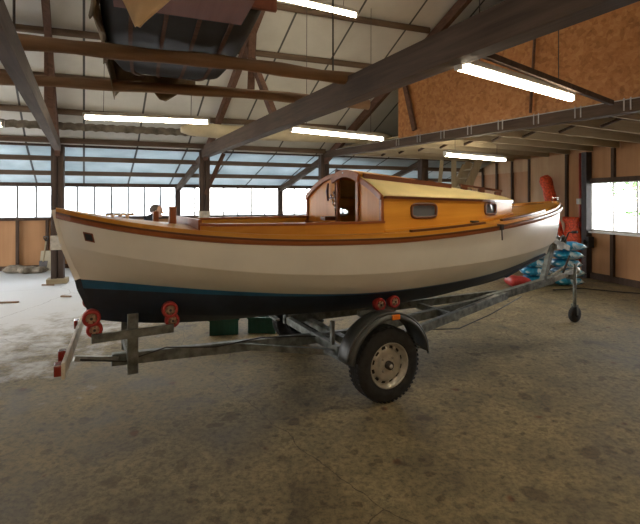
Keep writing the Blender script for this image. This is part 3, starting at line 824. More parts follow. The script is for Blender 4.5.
# cabin ----------------------------------------------------------------
def side_top(s): return 1.662-.045*(s-CAB0)/(CAB1-CAB0)
def rise(s): f = (s-CAB0)/(CAB1-CAB0); return .225-.135*f
def arch(s, o, w=None):
    w = w or b_in(s); v = min(1, abs(o)/w); return side_top(s)+rise(s)*(1-v**2.05)
def cut_ports(o, ports, w=.2):
    for (s, z, rx, rz, y) in ports:
        bmc = NB()
        n = 28; R0 = []; R1 = []; EX = .45 if y < 0 else 1.0
        for k in range(n):
            a = 2*math.pi*k/n; ca, sa = math.cos(a), math.sin(a); ex = EX
            X = s+rx*math.copysign(abs(ca)**ex, ca); Z = z-KEEL+rz*math.copysign(abs(sa)**ex, sa)
            R0.append(bmc.verts.new((X, y-w, Z))); R1.append(bmc.verts.new((X, y+w, Z)))
        bmc.faces.new(R0); bmc.faces.new(list(reversed(R1)))
        for k in range(n): bmc.faces.new((R0[k], R1[k], R1[(k+1) % n], R0[(k+1) % n]))
        bmesh.ops.recalc_face_normals(bmc, faces=bmc.faces[:])
        me = bpy.data.meshes.new('cut'); bmc.to_mesh(me); bmc.free(); c = bpy.data.objects.new('cut', me); COL.objects.link(c)
        c.matrix_world = Matrix.Translation((CB.x, CB.y, KEEL)) @ Matrix.Rotation(YAW, 4, 'Z')
        md = o.modifiers.new('b', 'BOOLEAN'); md.operation = 'DIFFERENCE'; md.object = c; md.solver = 'EXACT'
        dg = bpy.context.evaluated_depsgraph_get(); dg.update()
        new = bpy.data.meshes.new_from_object(o.evaluated_get(dg)); o.modifiers.clear(); o.data = new
        bpy.data.objects.remove(c)
PORTS = [(.50, 1.535, .140, .060), (1.37, 1.545, .105, .054)]
for sd in (-1, 1):
    bm = NB(); n = 24; prev = None
    for i in range(n+1):
        s = CAB0+(CAB1-CAB0)*i/n; y = b_in(s); z0 = deck_z(s, y)-.06; z1 = side_top(s)
        ring = [bm.verts.new((s, sd*yy, zz)) for yy, zz in ((y+.010, z0), (y+.002, z1), (y-.020, z1), (y-.012, z0))]
        if prev:
            for j in range(4): bm.faces.new((prev[j], ring[j], ring[(j+1) % 4], prev[(j+1) % 4]))
        else: bm.faces.new(ring)
        prev = ring
    bm.faces.new(prev)
    cs = bobj('cabin_side', bm, 'varnish')
    bpy.context.view_layer.update()
    ports = PORTS if sd < 0 else [(.50, 1.485, .110, .055), (1.37, 1.525, .095, .050)]
    cut_ports(cs, [(s, z, a, b, sd*b_in(s)) for s, z, a, b in ports])
    for (s, z, a, b) in ports:
        ang = math.atan2(b_in(s+.05)-b_in(s-.05), .1)*sd
        def rim_pts(k, e=.45 if sd < 0 else 1.0): 
            ca, sa = math.cos(k), math.sin(k); dx = math.copysign(abs(ca)**e, ca)*a
            return Vector((s+dx, sd*(b_in(s+dx)+.008), z+math.copysign(abs(sa)**e, sa)*b))
        bm = NB(); tube(bm, [rim_pts(2*math.pi*k/28) for k in range(28)], .013, 8, close=True); pr = bobj('porthole', bm, 'darkwood')
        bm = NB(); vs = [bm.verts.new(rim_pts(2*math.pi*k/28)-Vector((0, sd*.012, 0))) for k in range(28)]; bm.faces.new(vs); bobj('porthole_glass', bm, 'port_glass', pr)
    bm = NB(); n = 16
    for i in range(n):
        s = CAB0+(CAB1-CAB0)*i/n; s2 = CAB0+(CAB1-CAB0)*(i+1)/n
        bar(bm, (s, sd*(b_in(s)+.012), side_top(s)-.008), (s2, sd*(b_in(s2)+.012), side_top(s2)-.008), .014, .022)
    bobj('eaves_moulding', bm, 'darkwood')
    bm = NB()
    for i in range(20):
        s = CAB0+(CAB1-CAB0)*i/20; s2 = CAB0+(CAB1-CAB0)*(i+1)/20; y = b_in(s)+.012; y2 = b_in(s2)+.012
        bar(bm, (s, sd*y, deck_z(s, y)+.012), (s2, sd*y2, deck_z(s2, y2)+.012), .022, .022)
    bobj('base_moulding', bm, 'varnish')
# roof with hatch opening
HC, HW, HL = -.16, .235, .62   # hatch centre (y), half width, opening length
bm = NB(); n = 20; m = 26; prev = None
for i in range(n+1):
    s = CAB0-.015+(CAB1+.03-CAB0)*i/n; w = b_in(min(max(s, CAB0), CAB1))+.018; row = []
    for j in range(m+1):
        y = -w+2*w*j/m; row.append(bm.verts.new((s, y, arch(s, y, w)+.012)))
    if prev:
        for j in range(m):
            yc = (prev[j].co.y+prev[j+1].co.y)/2
            if s < CAB0+HL and abs(yc-HC) < HW-.03: continue
            bm.faces.new((prev[j], row[j], row[j+1], prev[j+1])).smooth = True
    prev = row
bobj('cabin_roof', bm, 'cream', solid=.018)
# bulkhead: panels either side of the doorway
def arch_panel(y0, y1, s, z0, th, zc=0, n=14, ztop=None):
    bm = NB(); prev = None
    for j in range(n+1):
        y = y0+(y1-y0)*j/n; zt = arch(s, y)+zc
        if ztop: zt = min(zt, ztop)
        col = [bm.verts.new(v) for v in ((s-th/2, y, z0), (s-th/2, y, zt), (s+th/2, y, zt), (s+th/2, y, z0))]
        if prev:
            for q in range(4): bm.faces.new((prev[q], col[q], col[(q+1) % 4], prev[(q+1) % 4]))
        else: bm.faces.new(col)
        prev = col
    bm.faces.new(prev); return bm
Y0, Y1 = .018, -.333         # doorway between these (y = away from the viewer)
zb = 1.385
bobj('bulkhead_panel', arch_panel(Y0+.02, .70, CAB0, zb, .02, -.005), 'panel')
bobj('bulkhead_panel', arch_panel(-.70, Y1-.02, CAB0, zb, .02, -.005), 'panel')
fr = NB()
bar(fr, (CAB0-.012, Y0+.016, zb), (CAB0-.012, Y0+.016, 1.90), .04, .034, (1, 0, 0)); bar(fr, (CAB0-.012, Y1-.012, zb), (CAB0-.012, Y1-.012, 1.87), .04, .034, (1, 0, 0))
bar(fr, (CAB0-.012, Y0, zb+.012), (CAB0-.012, Y1, zb+.012), .04, .03)
bobj('door_frame', fr, 'mahog')
# arched trim round the bulkhead
bm = NB(); n = 40; w = b_in(CAB0)
for j in range(n):
    y = -w+2*w*j/n; y2 = -w+2*w*(j+1)/n
    if abs((y+y2)/2-HC) < HW-.02: continue
    bar(bm, (CAB0-.02, y, arch(CAB0, y)-.012), (CAB0-.02, y2, arch(CAB0, y2)-.012), .035, .045, (0, 0, 1))
for sd in (-1, 1): bar(bm, (CAB0-.012, sd*(w-.015), zb-.02), (CAB0-.012, sd*(w-.015), side_top(CAB0)), .035, .03, (1, 0, 0))
bar(bm, (CAB0-.02, -w, zb-.005), (CAB0-.02, w, zb-.005), .05, .035)
bobj('arch_trim', bm, 'mahog')
# sliding hatch
bm = NB(); n = 10; prev = None
def hz_(s, y): return arch(max(s, CAB0), HC, .73)+.030-.05*((y-HC)/HW)**2
for i in range(9):
    s = CAB0-.04+.74*i/8; row = []
    for j in range(n+1):
        y = HC-HW+2*HW*j/n; row.append(bm.verts.new((s, y, hz_(s, y)+.012)))
    if prev:
        for j in range(n): bm.faces.new((prev[j], row[j], row[j+1], prev[j+1]))
    prev = row
hat = bobj('sliding_hatch', bm, 'varnish', solid=.03)
bm = NB(); n = 12
for j in range(n):
    y = HC-HW-.01+2*(HW+.01)*j/n; y2 = HC-HW-.01+2*(HW+.01)*(j+1)/n; z = hz_(CAB0, y); z2 = hz_(CAB0, y2)
    bar(bm, (CAB0-.045, y, z-.025), (CAB0-.045, y2, z2-.025), .03, .070)
bobj('hatch_front', bm, 'mahog', hat)
bm = NB(); sphere(bm, (CAB0-.066, HC, hz_(CAB0, HC)-.02), (.008, .012, .010), 8); bobj('hatch_knob', bm, 'chrome', hat)
for sd in (-1, 1):
    bm = NB(); a = HC+sd*(HW+.02)
    pts = [(s, a, arch(s, a)+.03) for s in (CAB0, .3, .6, .85, 1.12)]
    for i in range(4): bar(bm, pts[i], pts[i+1], .03, .05)
    bobj('hatch_rail', bm, 'darkwood')
# grab rails on the roof ahead of the hatch
for y in (-.36, .30):
    bm = NB(); s0, s1 = 1.36, 1.86
    z = lambda s: arch(s, y)+.012
    n = 5
    for k in range(3):
        s = s0+(s1-s0)*k/2; bar(bm, (s-.04, y, z(s)+.018), (s+.04, y, z(s)+.018), .022, .04)
    bar(bm, (s0-.06, y, z(s0)+.048), (s1+.06, y, z(s1)+.048), .024, .022)
    bobj('grab_rail', bm, 'darkwood')
# front of the cabin
bm = arch_panel(-b_in(CAB1)+.005, b_in(CAB1)-.005, CAB1, 1.42, .02, -.002, 18); bobj('cabin_front', bm, 'varnish')
# cabin interior
bm = NB(); box(bm, ((CAB0+1.6)/2, 0, .93), (1.6-CAB0, .7, .03)); bobj('cabin_sole', bm, 'inner')
for sd in (-1, 1):
    bm = NB(); box(bm, ((CAB0+1.6)/2, sd*.46, 1.15), (1.6-CAB0-.05, .30, .03)); bobj('cabin_berth', bm, 'inner')
# gear hung on the bulkhead: wooden cleat with lines
bm = NB(); tube(bm, [(CAB0-.035, .19, 1.62), (CAB0-.045, .19, 1.72), (CAB0-.035, .19, 1.80)], [.010, .016, .010], 8); bobj('wooden_cleat', bm, 'darkwood')
bm = NB()
for (y, z) in ((.13, 1.66), (.09, 1.60), (.07, 1.69), (.04, 1.55), (.05, 1.63)):
    tube(bm, [(CAB0-.03+.02*math.cos(k), y+.022*math.cos(k*.9), z+.028*math.sin(k*.9)) for k in range(7)], .007, 6)
tube(bm, [(CAB0-.03, .05, 1.80), (CAB0-.035, .045, 1.6), (CAB0-.03, .04, 1.45)], .006, 6)
tube(bm, [(CAB0-.03, .19, 1.66), (CAB0-.05, .12, 1.64), (CAB0-.03, .04, 1.66)], .007, 6)
bobj('shackle_line', bm, 'chrome', label='tangle of metal shackles and line')
bm = NB(); box(bm, (CAB0-.12, Y0+.02, 1.45), (.12, .10, .04)); bobj('step_block', bm, 'darkwood', bevel=.006)
# deck hardware
def stanchion(bm, s, y, h0, h1, w): box(bm, (s, y, (h0+h1)/2), (w, w, h1-h0))
bm = NB(); stanchion(bm, -1.53, 0, 1.38, 1.575, .055); bobj('samson_post', bm, 'mahog', bevel=.006)
bm = NB(); stanchion(bm, -1.64, .16, 1.38, 1.535, .045); bobj('samson_post', bm, 'mahog', bevel=.006)
bm = NB()
zc = deck_z(-1.93, -.05)
for x in (-1.98, -1.88): box(bm, (x, -.05, zc+.010), (.02, .03, .03))
tube(bm, [(-2.03, -.05, zc+.032), (-1.83, -.05, zc+.030)], .011, 8)
tube(bm, [(-1.93, -.12, zc+.022), (-1.93, .03, zc+.022)], .010, 8)
bobj('mooring_cleat', bm, 'chrome', bevel=0)
bm = NB(); s = 1.02; y = -(b_in(s)+.10); box(bm, (s, y, deck_z(s, y)+.012), (.05, .03, .022)); tube(bm, [(s-.05, y, deck_z(s, y)+.035), (s+.05, y, deck_z(s, y)+.03)], .010, 8); bobj('deck_cleat', bm, 'black')
bm = NB(); s = 1.22; t = t_of(s); a = lev('sheer', t); box(bm, (s, -a[1]-.03, a[2]-.01), (.035, .05, .05)); tube(bm, [(s, -a[1]-.045, a[2]-.02), (s, -a[1]-.05, a[2]-.13)], .006, 6); bobj('chainplate', bm, 'steelpost')
for (sa, sb) in ((.18, 1.05), (1.30, 2.2)):
    n = 12; bm = NB()
    for i in range(n):
        s = sa+(sb-sa)*i/n; s2 = sa+(sb-sa)*(i+1)/n; A_ = lev('sheer', t_of(s)); B2 = lev('sheer', t_of(s2))
        bar(bm, (s, -A_[1]+.02, A_[2]+.043), (s2, -B2[1]+.02, B2[2]+.043), .03, .022)
    bobj('jib_track', bm, 'darkwood')
bm = NB(); box(bm, (3.385, 0, 1.585), (.09, .07, .05)); tube(bm, [(3.43, 0, 1.57), (3.44, 0, 1.45), (3.40, 0, 1.32)], .012, 8); tube(bm, [(3.36, -.04, 1.60), (3.36, -.04, 1.66), (3.36, .04, 1.66), (3.36, .04, 1.60)], .008, 6)
bobj('bow_fitting', bm, 'chrome')
bm = NB(); box(bm, (2.72, .0, 1.545), (.16, .14, .06)); box(bm, (2.98, .0, 1.56), (.06, .06, .05)); bobj('anchor_chock', bm, 'varnish', bevel=.01)
# rectangular vent opening near the stern, dark with a wooden surround
bm = NB(); tq = .028
A1 = lev('sheer', tq); C1 = lev('c1', tq); P1 = Vector((A1[0], -A1[1], A1[2])).lerp(Vector((C1[0], -C1[1], C1[2])), .42)
A2 = lev('sheer', tq+.011); C2 = lev('c1', tq+.011); P2 = Vector((A2[0], -A2[1], A2[2])).lerp(Vector((C2[0], -C2[1], C2[2])), .42)
P3 = Vector((A1[0], -A1[1], A1[2])).lerp(Vector((C1[0], -C1[1], C1[2])), .70)
d = (P2-P1); nn = d.cross(P3-P1).normalized()
if nn.y > 0: nn = -nn
q = [P1, P2, P2+(P3-P1), P3]
slab(bm, [v-nn*.004 for v in q], .012, nn); fv = bobj('vent_surround', bm, 'redply')
bm = NB(); c = sum(q, Vector())/4; slab(bm, [(c+(v-c)*.72) for v in q], .010, nn); bobj('vent_opening', bm, 'black', fv)

# ================================================================== THE TRAILER
tr = thing('boat_trailer', 'galvanised single axle boat trailer standing under the white boat', 'trailer', (CB.x, CB.y, 0), YAW)
def rz_(s):       # height of the chassis along its length
    if s < 0: return .345-.045*s
    if s < 1.8: return .345+.035*s
    return .408+.12*(s-1.8)
bm = NB(); bar(bm, (-1.99, -.08, .415), (.10, -.02, .30), .06, .09); bar(bm, (.10, -.02, .30), (1.9, 0, rz_(1.9)), .06, .09); obj('spine_beam', bm, 'galv', tr, bevel=.004)
for sd in (-1, 1):
    bm = NB(); bar(bm, (-.30, sd*.56, .36), (.2, sd*.56, .355), .05, .085); bar(bm, (.2, sd*.56, .355), (2.35, sd*.06, rz_(2.35)), .05, .085); obj('side_rail', bm, 'galv', tr, bevel=.004)
    if sd < 0: bm = NB(); bar(bm, (-1.05, -.06, .375), (-.28, sd*.54, .34), .035, .05); obj('diagonal_brace', bm, 'galv', tr)
bm = NB(); bar(bm, (1.9, 0, rz_(1.9)), (3.30, 0, .58), .075, .095); obj('drawbar', bm, 'galv', tr, bevel=.005)
bm = NB(); bar(bm, (1.35, -.28, rz_(1.4)+.055), (2.15, -.10, rz_(2.1)+.055), .05, .02); obj('reinforcing_plate', bm, 'galvl', tr)
for s, w in ((-.26, .58), (1.3, .32)):
    bm = NB(); bar(bm, (s, -w, rz_(s)), (s, w, rz_(s)), .05, .07); obj('cross_member', bm, 'galv', tr)
bm = NB(); bar(bm, (0, -.72, .31), (0, .72, .31), .07, .07); obj('axle', bm, 'galv', tr, bevel=.006)
# wheels
def wheel(yc, sgn):
    M = Matrix.Translation((0, yc, .30))
    R_ = .30; w = .0825
    bm = NB()
    prof = [(.178, -.065*1), (.185, -.078), (.225, -w-.004), (.265, -w), (.288, -w+.014), (.297, -w+.032), (.2985, -.02), (.2985, .02), (.297, w-.032), (.288, w-.014), (.265, w), (.225, w+.004), (.185, .078), (.178, .065)]
    lathe(bm, prof, 64, M, closed=True)
    ty = obj('tyre', bm, 'tyre', tr)
    bm = NB()
    for k in range(48):
        a = 2*math.pi*k/48
        for y in (-.052, .052):
            box(bm, M @ Vector((.2975*math.cos(a), y, .298*math.sin(a))), (.006, .034, .020), Matrix.Rotation(-a, 3, 'Y'))
    for y in (-.035, 0, .035):
        tube(bm, [M @ Vector((.2985*math.cos(2*math.pi*k/48), y, .2985*math.sin(2*math.pi*k/48))) for k in range(48)], .005, 6, close=True)
    obj('tread', bm, 'tyre', ty)
    o = sgn   # outward
    bm = NB()
    prof = [(.186, o*.076), (.180, o*.082), (.172, o*.066), (.160, o*.040), (.152, o*.038), (.132, o*.046), (.112, o*.054), (.085, o*.044), (.062, o*.042), (.052, o*.052), (.034, o*.053), (.002, o*.053)]
    holes = {4: lambda k: k % 4 in (1, 2)}
    lathe(bm, prof, 48, M, holes=holes)
    rm = obj('rim', bm, 'rim', tr, solid=.004)
    bm = NB(); lathe(bm, [(.17, -o*.06), (.168, o*.03), (.02, o*.02)], 32, M); obj('brake_drum', bm, 'black', rm)
    bm = NB(); lathe(bm, [(.034, o*.052), (.034, o*.085), (.028, o*.093), (.001, o*.095)], 20, M); obj('hub_cap', bm, 'steelpost', rm)
    bm = NB(); lathe(bm, [(.017, o*.0955), (.0165, o*.098), (.001, o*.098)], 16, M); obj('cap_badge', bm, 'galvl', rm)
    bm = NB()
    for k in range(4):
        a = 2*math.pi*(k+.5)/4; c = Vector((.066*math.cos(a), 0, .066*math.sin(a)))
        lathe(bm, [(.010, o*.040), (.010, o*.058), (.001, o*.060)], 6, M @ Matrix.Translation(c))
    obj('wheel_nut', bm, 'galvl', rm)
    # mudguard
    bm = NB(); prof = [(-.115, -.020), (-.112, .0), (-.06, .022), (.06, .022), (.112, .0), (.115, -.020)]; prev = None; n = 26
    for i in range(n+1):
        a = R(3)+R(172)*i/n; rr = .37; cx, cz = rr*math.cos(a)*1.02, rr*math.sin(a)*.98
        ring = [bm.verts.new((cx+dz*math.cos(a), yc+y, .335+cz+dz*math.sin(a))) for y, dz in prof]
        if prev:
            for j in range(len(prof)-1): bm.faces.new((prev[j], ring[j], ring[j+1], prev[j+1])).smooth = True
        prev = ring
    mg = obj('mudguard', bm, 'guard', tr, solid=.006)
    bm = NB(); 
    for s in (-1,): 
        pts = []
        for i in range(21):
            a = R(8)+R(164)*i/20; pts.append((.392*math.cos(a)*1.02, yc+sgn*.075, .335+.392*math.sin(a)*.98))
        tube(bm, pts, .010, 6)
    obj('guard_rib', bm, 'guard', mg)
    bm = NB(); box(bm, (.03, yc+sgn*.118, .695), (.075, .018, .04)); obj('side_marker', bm, 'amber', mg, bevel=.004, label='amber side marker light')
    bm = NB(); bar(bm, (-.38, yc-sgn*.30, .37), (-.36, yc+sgn*.06, .37), .05, .02); obj('guard_bracket', bm, 'galv', mg); bm = NB(); bar(bm, (.36, yc-sgn*.30, .37), (.36, yc, .37), .03, .015); obj('guard_bracket', bm, 'galv', mg)
wheel(-.835, -1); wheel(.835, 1)
# roller helper
def roller(parent, c, r=.060, w=.07, spokes=True):
    M = Matrix.Translation(c); bm = NB()
    lathe(bm, [(r*.62, -w/2), (r*.90, -w/2), (r, -w*.30), (r, w*.30), (r*.90, w/2), (r*.62, w/2)], 28, M, closed=True)
    o = obj('roller', bm, 'red', parent)
    bm = NB(); lathe(bm, [(r*.62, -w*.42), (r*.30, -w*.50), (r*.10, -w*.50)], 20, M, holes={0: lambda k: k % 4 == 0}); lathe(bm, [(r*.62, w*.42), (r*.30, w*.50), (r*.10, w*.50)], 20, M)
    obj('roller_hub', bm, 'hubc', o, solid=.003)
    bm = NB(); tube(bm, [Vector(c)+Vector((0, -w*.6, 0)), Vector(c)+Vector((0, w*.6, 0))], r*.17, 8); obj('roller_pin', bm, 'steelpost', o)
for sd in (-1, 1):
    cr = thing('x', '', ''); 
    COL.objects.unlink(cr); bpy.data.objects.remove(cr)
    y = sd*.28
    bm = NB(); bar(bm, (-1.86, y+sd*.03, .36), (-1.86, y+sd*.03, .80), .02, .075, (1, 0, 0)); cp = obj('cradle_post', bm, 'galv', tr, bevel=.004)
    bm = NB(); bar(bm, (-2.13, y+sd*.075, .665), (-1.58, y+sd*.075, .67), .03, .06); obj('rocker_arm', bm, 'galv', cp, bevel=.004)
    for s in (-2.13, -1.60):
        roller(cp, (s, y+sd*.02, .80)); roller(cp, (s+.02, y+sd*.01, .715), .054)
bm = NB(); bar(bm, (-1.86, -.32, .45), (-1.86, .32, .45), .06, .06); obj('cradle_cross_bar', bm, 'galv', tr)
# side rollers beside the mudguards
for sd in (-1, 1):
    y = sd*.60
    bm = NB(); bar(bm, (.02, sd*.56, .37), (.02, sd*.60, .66), .05, .05, (1, 0, 0)); bar(bm, (-.10, y, .66), (.28, y, .67), .04, .05); sp = obj('side_cradle', bm, 'galv', tr)
    roller(sp, (.07, sd*.66, .735), .055, .065); roller(sp, (.22, sd*.66, .745), .055, .065)
    bm = NB(); bar(bm, (-.3, sd*.5, .40), (-.3, sd*.5, .60), .03, .03, (1, 0, 0)); obj('keel_guide', bm, 'galv', tr)
# light board at the tail
bm = NB(); bar(bm, (-2.29, -.64, .565), (-2.19, .66, .565), .022, .105); lb = obj('light_board', bm, 'board', tr, bevel=.003, label='long weathered white tail board')
for (y, dz) in ((-.58, 0), (.55, 0), (-.40, .03)):
    bm = NB(); box(bm, (-2.275+y*.077, y, .565+dz), (.045, .09 if dz == 0 else .06, .07)); obj('tail_lamp', bm, 'lens_r', lb, bevel=.006, label='red tail lamp')
bm = NB(); bar(bm, (-2.24, -.20, .50), (-1.95, -.10, .42), .03, .035); obj('board_stalk', bm, 'galvl', tr)
# front: winch post, coupling, jockey wheel
bm = NB(); bar(bm, (3.08, 0, .51), (3.30, 0, 1.06), .07, .06, (1, 0, 0)); wp = obj('winch_post', bm, 'galv', tr, bevel=.004)
bm = NB(); bar(bm, (3.18, -.05, 1.13), (3.58, -.05, .98), .02, .07); bar(bm, (3.18, .05, 1.13), (3.58, .05, .98), .02, .07); box(bm, (3.38, 0, 1.03), (.14, .12, .10)); obj('winch_bracket', bm, 'galvl', wp)
bm = NB(); lathe(bm, [(.07, -.05), (.075, -.045), (.045, -.04), (.045, .04), (.075, .045), (.07, .05)], 20, Matrix.Translation((3.46, 0, 1.09))); obj('winch_drum', bm, 'galv', wp, solid=.004)
bm = NB(); tube(bm, [(3.40, -.06, 1.09), (3.40, -.11, 1.09), (3.46, -.12, 1.20), (3.46, -.17, 1.21)], .009, 7); tube(bm, [(3.46, -.17, 1.21), (3.46, -.24, 1.215)], .018, 8); obj('winch_handle', bm, 'steelpost', wp)
bm = NB(); M = Matrix.Translation((3.30, 0, 1.215)); lathe(bm, [(.02, -.05), (.055, -.045), (.045, 0), (.055, .045), (.02, .05)], 18, M); obj('bow_stop', bm, 'black', wp)
bm = NB(); tube(bm, [(3.36, .0, 1.13), (3.44, 0, 1.30)], .006, 6); obj('winch_strap', bm, 'board', wp)
bm = NB(); bar(bm, (3.28, 0, .58), (3.74, 0, .66), .07, .07); bar(bm, (3.30, 0, .63), (3.6, 0, .74), .04, .03); cpz = obj('coupling', bm, 'galvl', tr, bevel=.008)
bm = NB(); sphere(bm, (3.80, 0, .665), (.07, .05, .05), 12); tube(bm, [(3.74, 0, .69), (3.86, 0, .76)], .015, 8); obj('coupling_head', bm, 'galvl', cpz)
bm = NB(); tube(bm, [(3.48, -.03, .66), (3.60, -.03, .85), (3.62, -.03, .88)], .013, 8); obj('brake_lever', bm, 'steelpost', cpz)
bm = NB(); tube(bm, [(3.62, -.10, .20), (3.62, -.10, .70)], .022, 10); tube(bm, [(3.62, -.10, .70), (3.62, -.10, .76), (3.55, -.14, .78)], .010, 6); box(bm, (3.62, -.05, .60), (.07, .10, .06)); jw = obj('jockey_mast', bm, 'galv', tr)
bm = NB(); lathe(bm, [(.03, -.028), (.095, -.030), (.105, -.018), (.105, .018), (.095, .030), (.03, .028)], 24, Matrix.Translation((3.62, -.10, .107))); obj('jockey_wheel', bm, 'tyre', jw)
bm = NB(); bar(bm, (3.62, -.14, .10), (3.62, -.14, .24), .006, .03, (1, 0, 0)); bar(bm, (3.62, -.06, .10), (3.62, -.06, .24), .006, .03, (1, 0, 0)); obj('jockey_fork', bm, 'galv', jw)
# cable along the chassis
bm = NB(); tube(bm, [(-2.2, -.25, .50), (-1.9, -.13, .40), (-1.6, -.12, .46), (-1.2, -.11, .40), (-.8, -.10, .42), (-.4, -.12, .38), (-.1, -.2, .36)], .006, 6)
tube(bm, [(.8, -.42, .36), (1.3, -.34, .28), (1.9, -.22, .33), (2.6, -.08, .44)], .006, 6); obj('lighting_cable', bm, 'black', tr)

# ================================================================== THINGS BY THE RIGHT WALL
def pillow(L, Wd, H, seed):
    bm = NB(); n, m = 14, 10; top = []; bot = []
    for i in range(n+1):
        u = -1+2*i/n; rt = []; rb = []
        for j in range(m+1):
            v = -1+2*j/m
            e = max(0, (1-abs(u)**3.2))**.5*max(0, (1-abs(v)**3.2))**.5
            x = u*L/2*(1-.05*(1-abs(v))**1*abs(u)); y = v*Wd/2*(1-.05*(1-abs(u))*abs(v))
            nn_ = noise.noise((u*2+seed, v*2, seed*1.7))*.02
            rt.append(bm.verts.new((x, y, H*.5+H*.5*e+nn_*e))); rb.append(bm.verts.new((x, y, H*.5-H*.5*e)))
        top.append(rt); bot.append(rb)
    for i in range(n):
        for j in range(m):
            bm.faces.new((top[i][j], top[i+1][j], top[i+1][j+1], top[i][j+1])).smooth = True
            bm.faces.new((bot[i][j], bot[i][j+1], bot[i+1][j+1], bot[i+1][j])).smooth = True
    bmesh.ops.remove_doubles(bm, verts=bm.verts[:], dist=.002); return bm
lay = ['bottom', 'second from bottom', 'middle', 'second from top', 'topmost']
cols = [((4.20, 8.75), 'left pile', 5), ((4.75, 8.66), 'right pile', 5)]
for (c, cn, nn_) in cols:
    for k in range(nn_):
        bm = pillow(.52, .42, .165, k*1.3+c[0]); o = obj('printed_sack', bm, 'sack', origin=None)
        o.location = (c[0]+random.uniform(-.03, .03), c[1]+random.uniform(-.03, .03), k*.166); o.rotation_euler = (0, 0, R(-8+random.uniform(-7, 7)))
        tag(o, 'blue and white plastic sack, %s in the %s behind the trailer coupling' % (lay[k], cn), 'sack', 'blue and white sacks by the right wall')
bm = pillow(.42, .40, .20, 9.3); o = obj('red_bag', bm, 'red', origin=None); o.location = (3.72, 8.45, 0); tag(o, 'dull red bag on the floor left of the blue sacks', 'bag')
# orange roll leaning on the wall and the orange net bag
bm = NB(); a = Vector((5.36, 9.62, .02)); b = Vector((5.14, 10.35, 2.17)); n = 26; pts = []; rs = []
for i in range(n+1):
    f = i/n; q = a.lerp(b, f); q += Vector((.03*math.sin(f*9), 0, 0)); pts.append(q); rs.append((.10+.03*f)*(1+.07*math.sin(i*1.6)) * (.75 if i in (0, n) else 1))
tube(bm, pts, rs, 14); o = tag(obj('orange_roll', bm, 'orange'), 'tall orange rolled netting leaning on the plywood wall behind the bow', 'netting roll')
bm = NB(); n, m = 12, 14; prev = None; cc = RW(.28, .16)
for i in range(n+1):
    f = i/n; z = .42+.84*f; ring = []
    for k in range(m):
        an = 2*math.pi*k/m; rr = 1+.10*math.sin(3*an+f*6)+.06*math.sin(f*15+an); sc = (.60+.40*math.sin(math.pi*min(1, f*1.1+.15))) if f < .9 else .8
        q = RwD*math.cos(an)*.26*rr*sc + inw*math.sin(an)*.11*rr*sc
        ring.append(bm.verts.new(cc+q+Vector((0, 0, z))))
    if prev:
        for k in range(m): bm.faces.new((prev[k], prev[(k+1) % m], ring[(k+1) % m], ring[k])).smooth = True
    else: bm.faces.new(list(reversed(ring)))
    prev = ring
bm.faces.new(prev); tag(obj('orange_net_bag', bm, 'orange'), 'square orange net bag hanging on the wall left of the dark post', 'bag')
# dark post on the right wall, conduit, switch, black box
bm = NB(); bar(bm, RW(-.05, .09, 0), RW(-.05, .09, 2.63), .14, .13, RwD); tag(obj('wall_steel_post', bm, 'steelpost', bevel=.005), 'dark painted post at the left edge of the right window', 'post')
bm = NB(); a = RW(.12, .09); tube(bm, [a+Vector((0, 0, .3)), a+Vector((0, 0, 2.63))], .025, 8); tag(obj('red_conduit', bm, 'redpipe'), 'thin red vertical pipe left of the dark wall post', 'pipe')
a = RW(.07, .13, 1.60); bm = NB(); box(bm, a, (.12, .10, .12)); sw = tag(obj('switch_box', bm, 'white', bevel=.008), 'small white switch box on the red pipe', 'switch')
a = RW(.09, .13, 1.12); bm = NB(); box(bm, a, (.07, .08, .10)); tag(obj('call_point', bm, 'red', bevel=.008), 'small red box below the white switch box', 'switch')
bm = NB(); a = RW(-.12, .12, .76); box(bm, a, (.12, .22, .22)); tube(bm, [a+Vector((-.06, 0, 0)), a+Vector((-.12, 0, 0))], .05, 12); tube(bm, [a+Vector((0, 0, .11)), RW(-.1, .06, .97)], .01, 6)
tag(obj('black_motor_box', bm, 'black', bevel=.01), 'small black box on the dark post below the right window', 'box')
bm = NB(); a = at(640, 292, 8.0); tube(bm, [Vector((4.2, 8.1, .012)), Vector((4.8, 8.25, .012)), Vector((5.3, 7.9, .012)), Vector((5.8, 7.7, .012)), Vector((6.2, 7.3, .012))], .012, 6)
tag(obj('floor_cable', bm, 'black'), 'black cable lying on the floor at the right edge', 'cable')
# stair to the loft
st = thing('loft_stair', 'pale wooden open stair climbing to the loft behind the boat', 'stair', (2.95, 12.25, 0), R(4))
rise_h = LB+.02; run = 1.15
for y in (0, -.62):
    bm = NB(); bar(bm, (0, y, .03), (run, y, rise_h), .04, .20); obj('stringer', bm, 'blonde', st)
for k in range(1, 12):
    f = k/12; bm = NB(); box(bm, (run*f, -.31, rise_h*f), (.20, .60, .035)); obj('tread', bm, 'blonde', st)
bm = NB(); bar(bm, (.20, -.665, .35), (.20, -.665, 1.4), .04, .06); bar(bm, (.20, -.665, 1.4), (.72, -.665, 2.55), .04, .06); obj('handrail', bm, 'blonde', st)
# leaning boards beside the stair
bm = NB(); a = at(441, 186, 11.6); a.z = 0; bar(bm, Vector((2.72, 11.0, 0)), Vector((3.05, 11.25, 2.62)), .09, .03, (0, 1, 0)); tag(obj('leaning_plank', bm, 'blonde'), 'narrow pale plank leaning up to the loft left of the stair', 'plank')
bm = NB(); bar(bm, Vector((3.28, 11.0, 0)), Vector((3.30, 11.1, 2.62)), .12, .03, (0, 1, 0)); tag(obj('upright_plank', bm, 'blonde'), 'upright pale plank in front of the stair', 'plank')

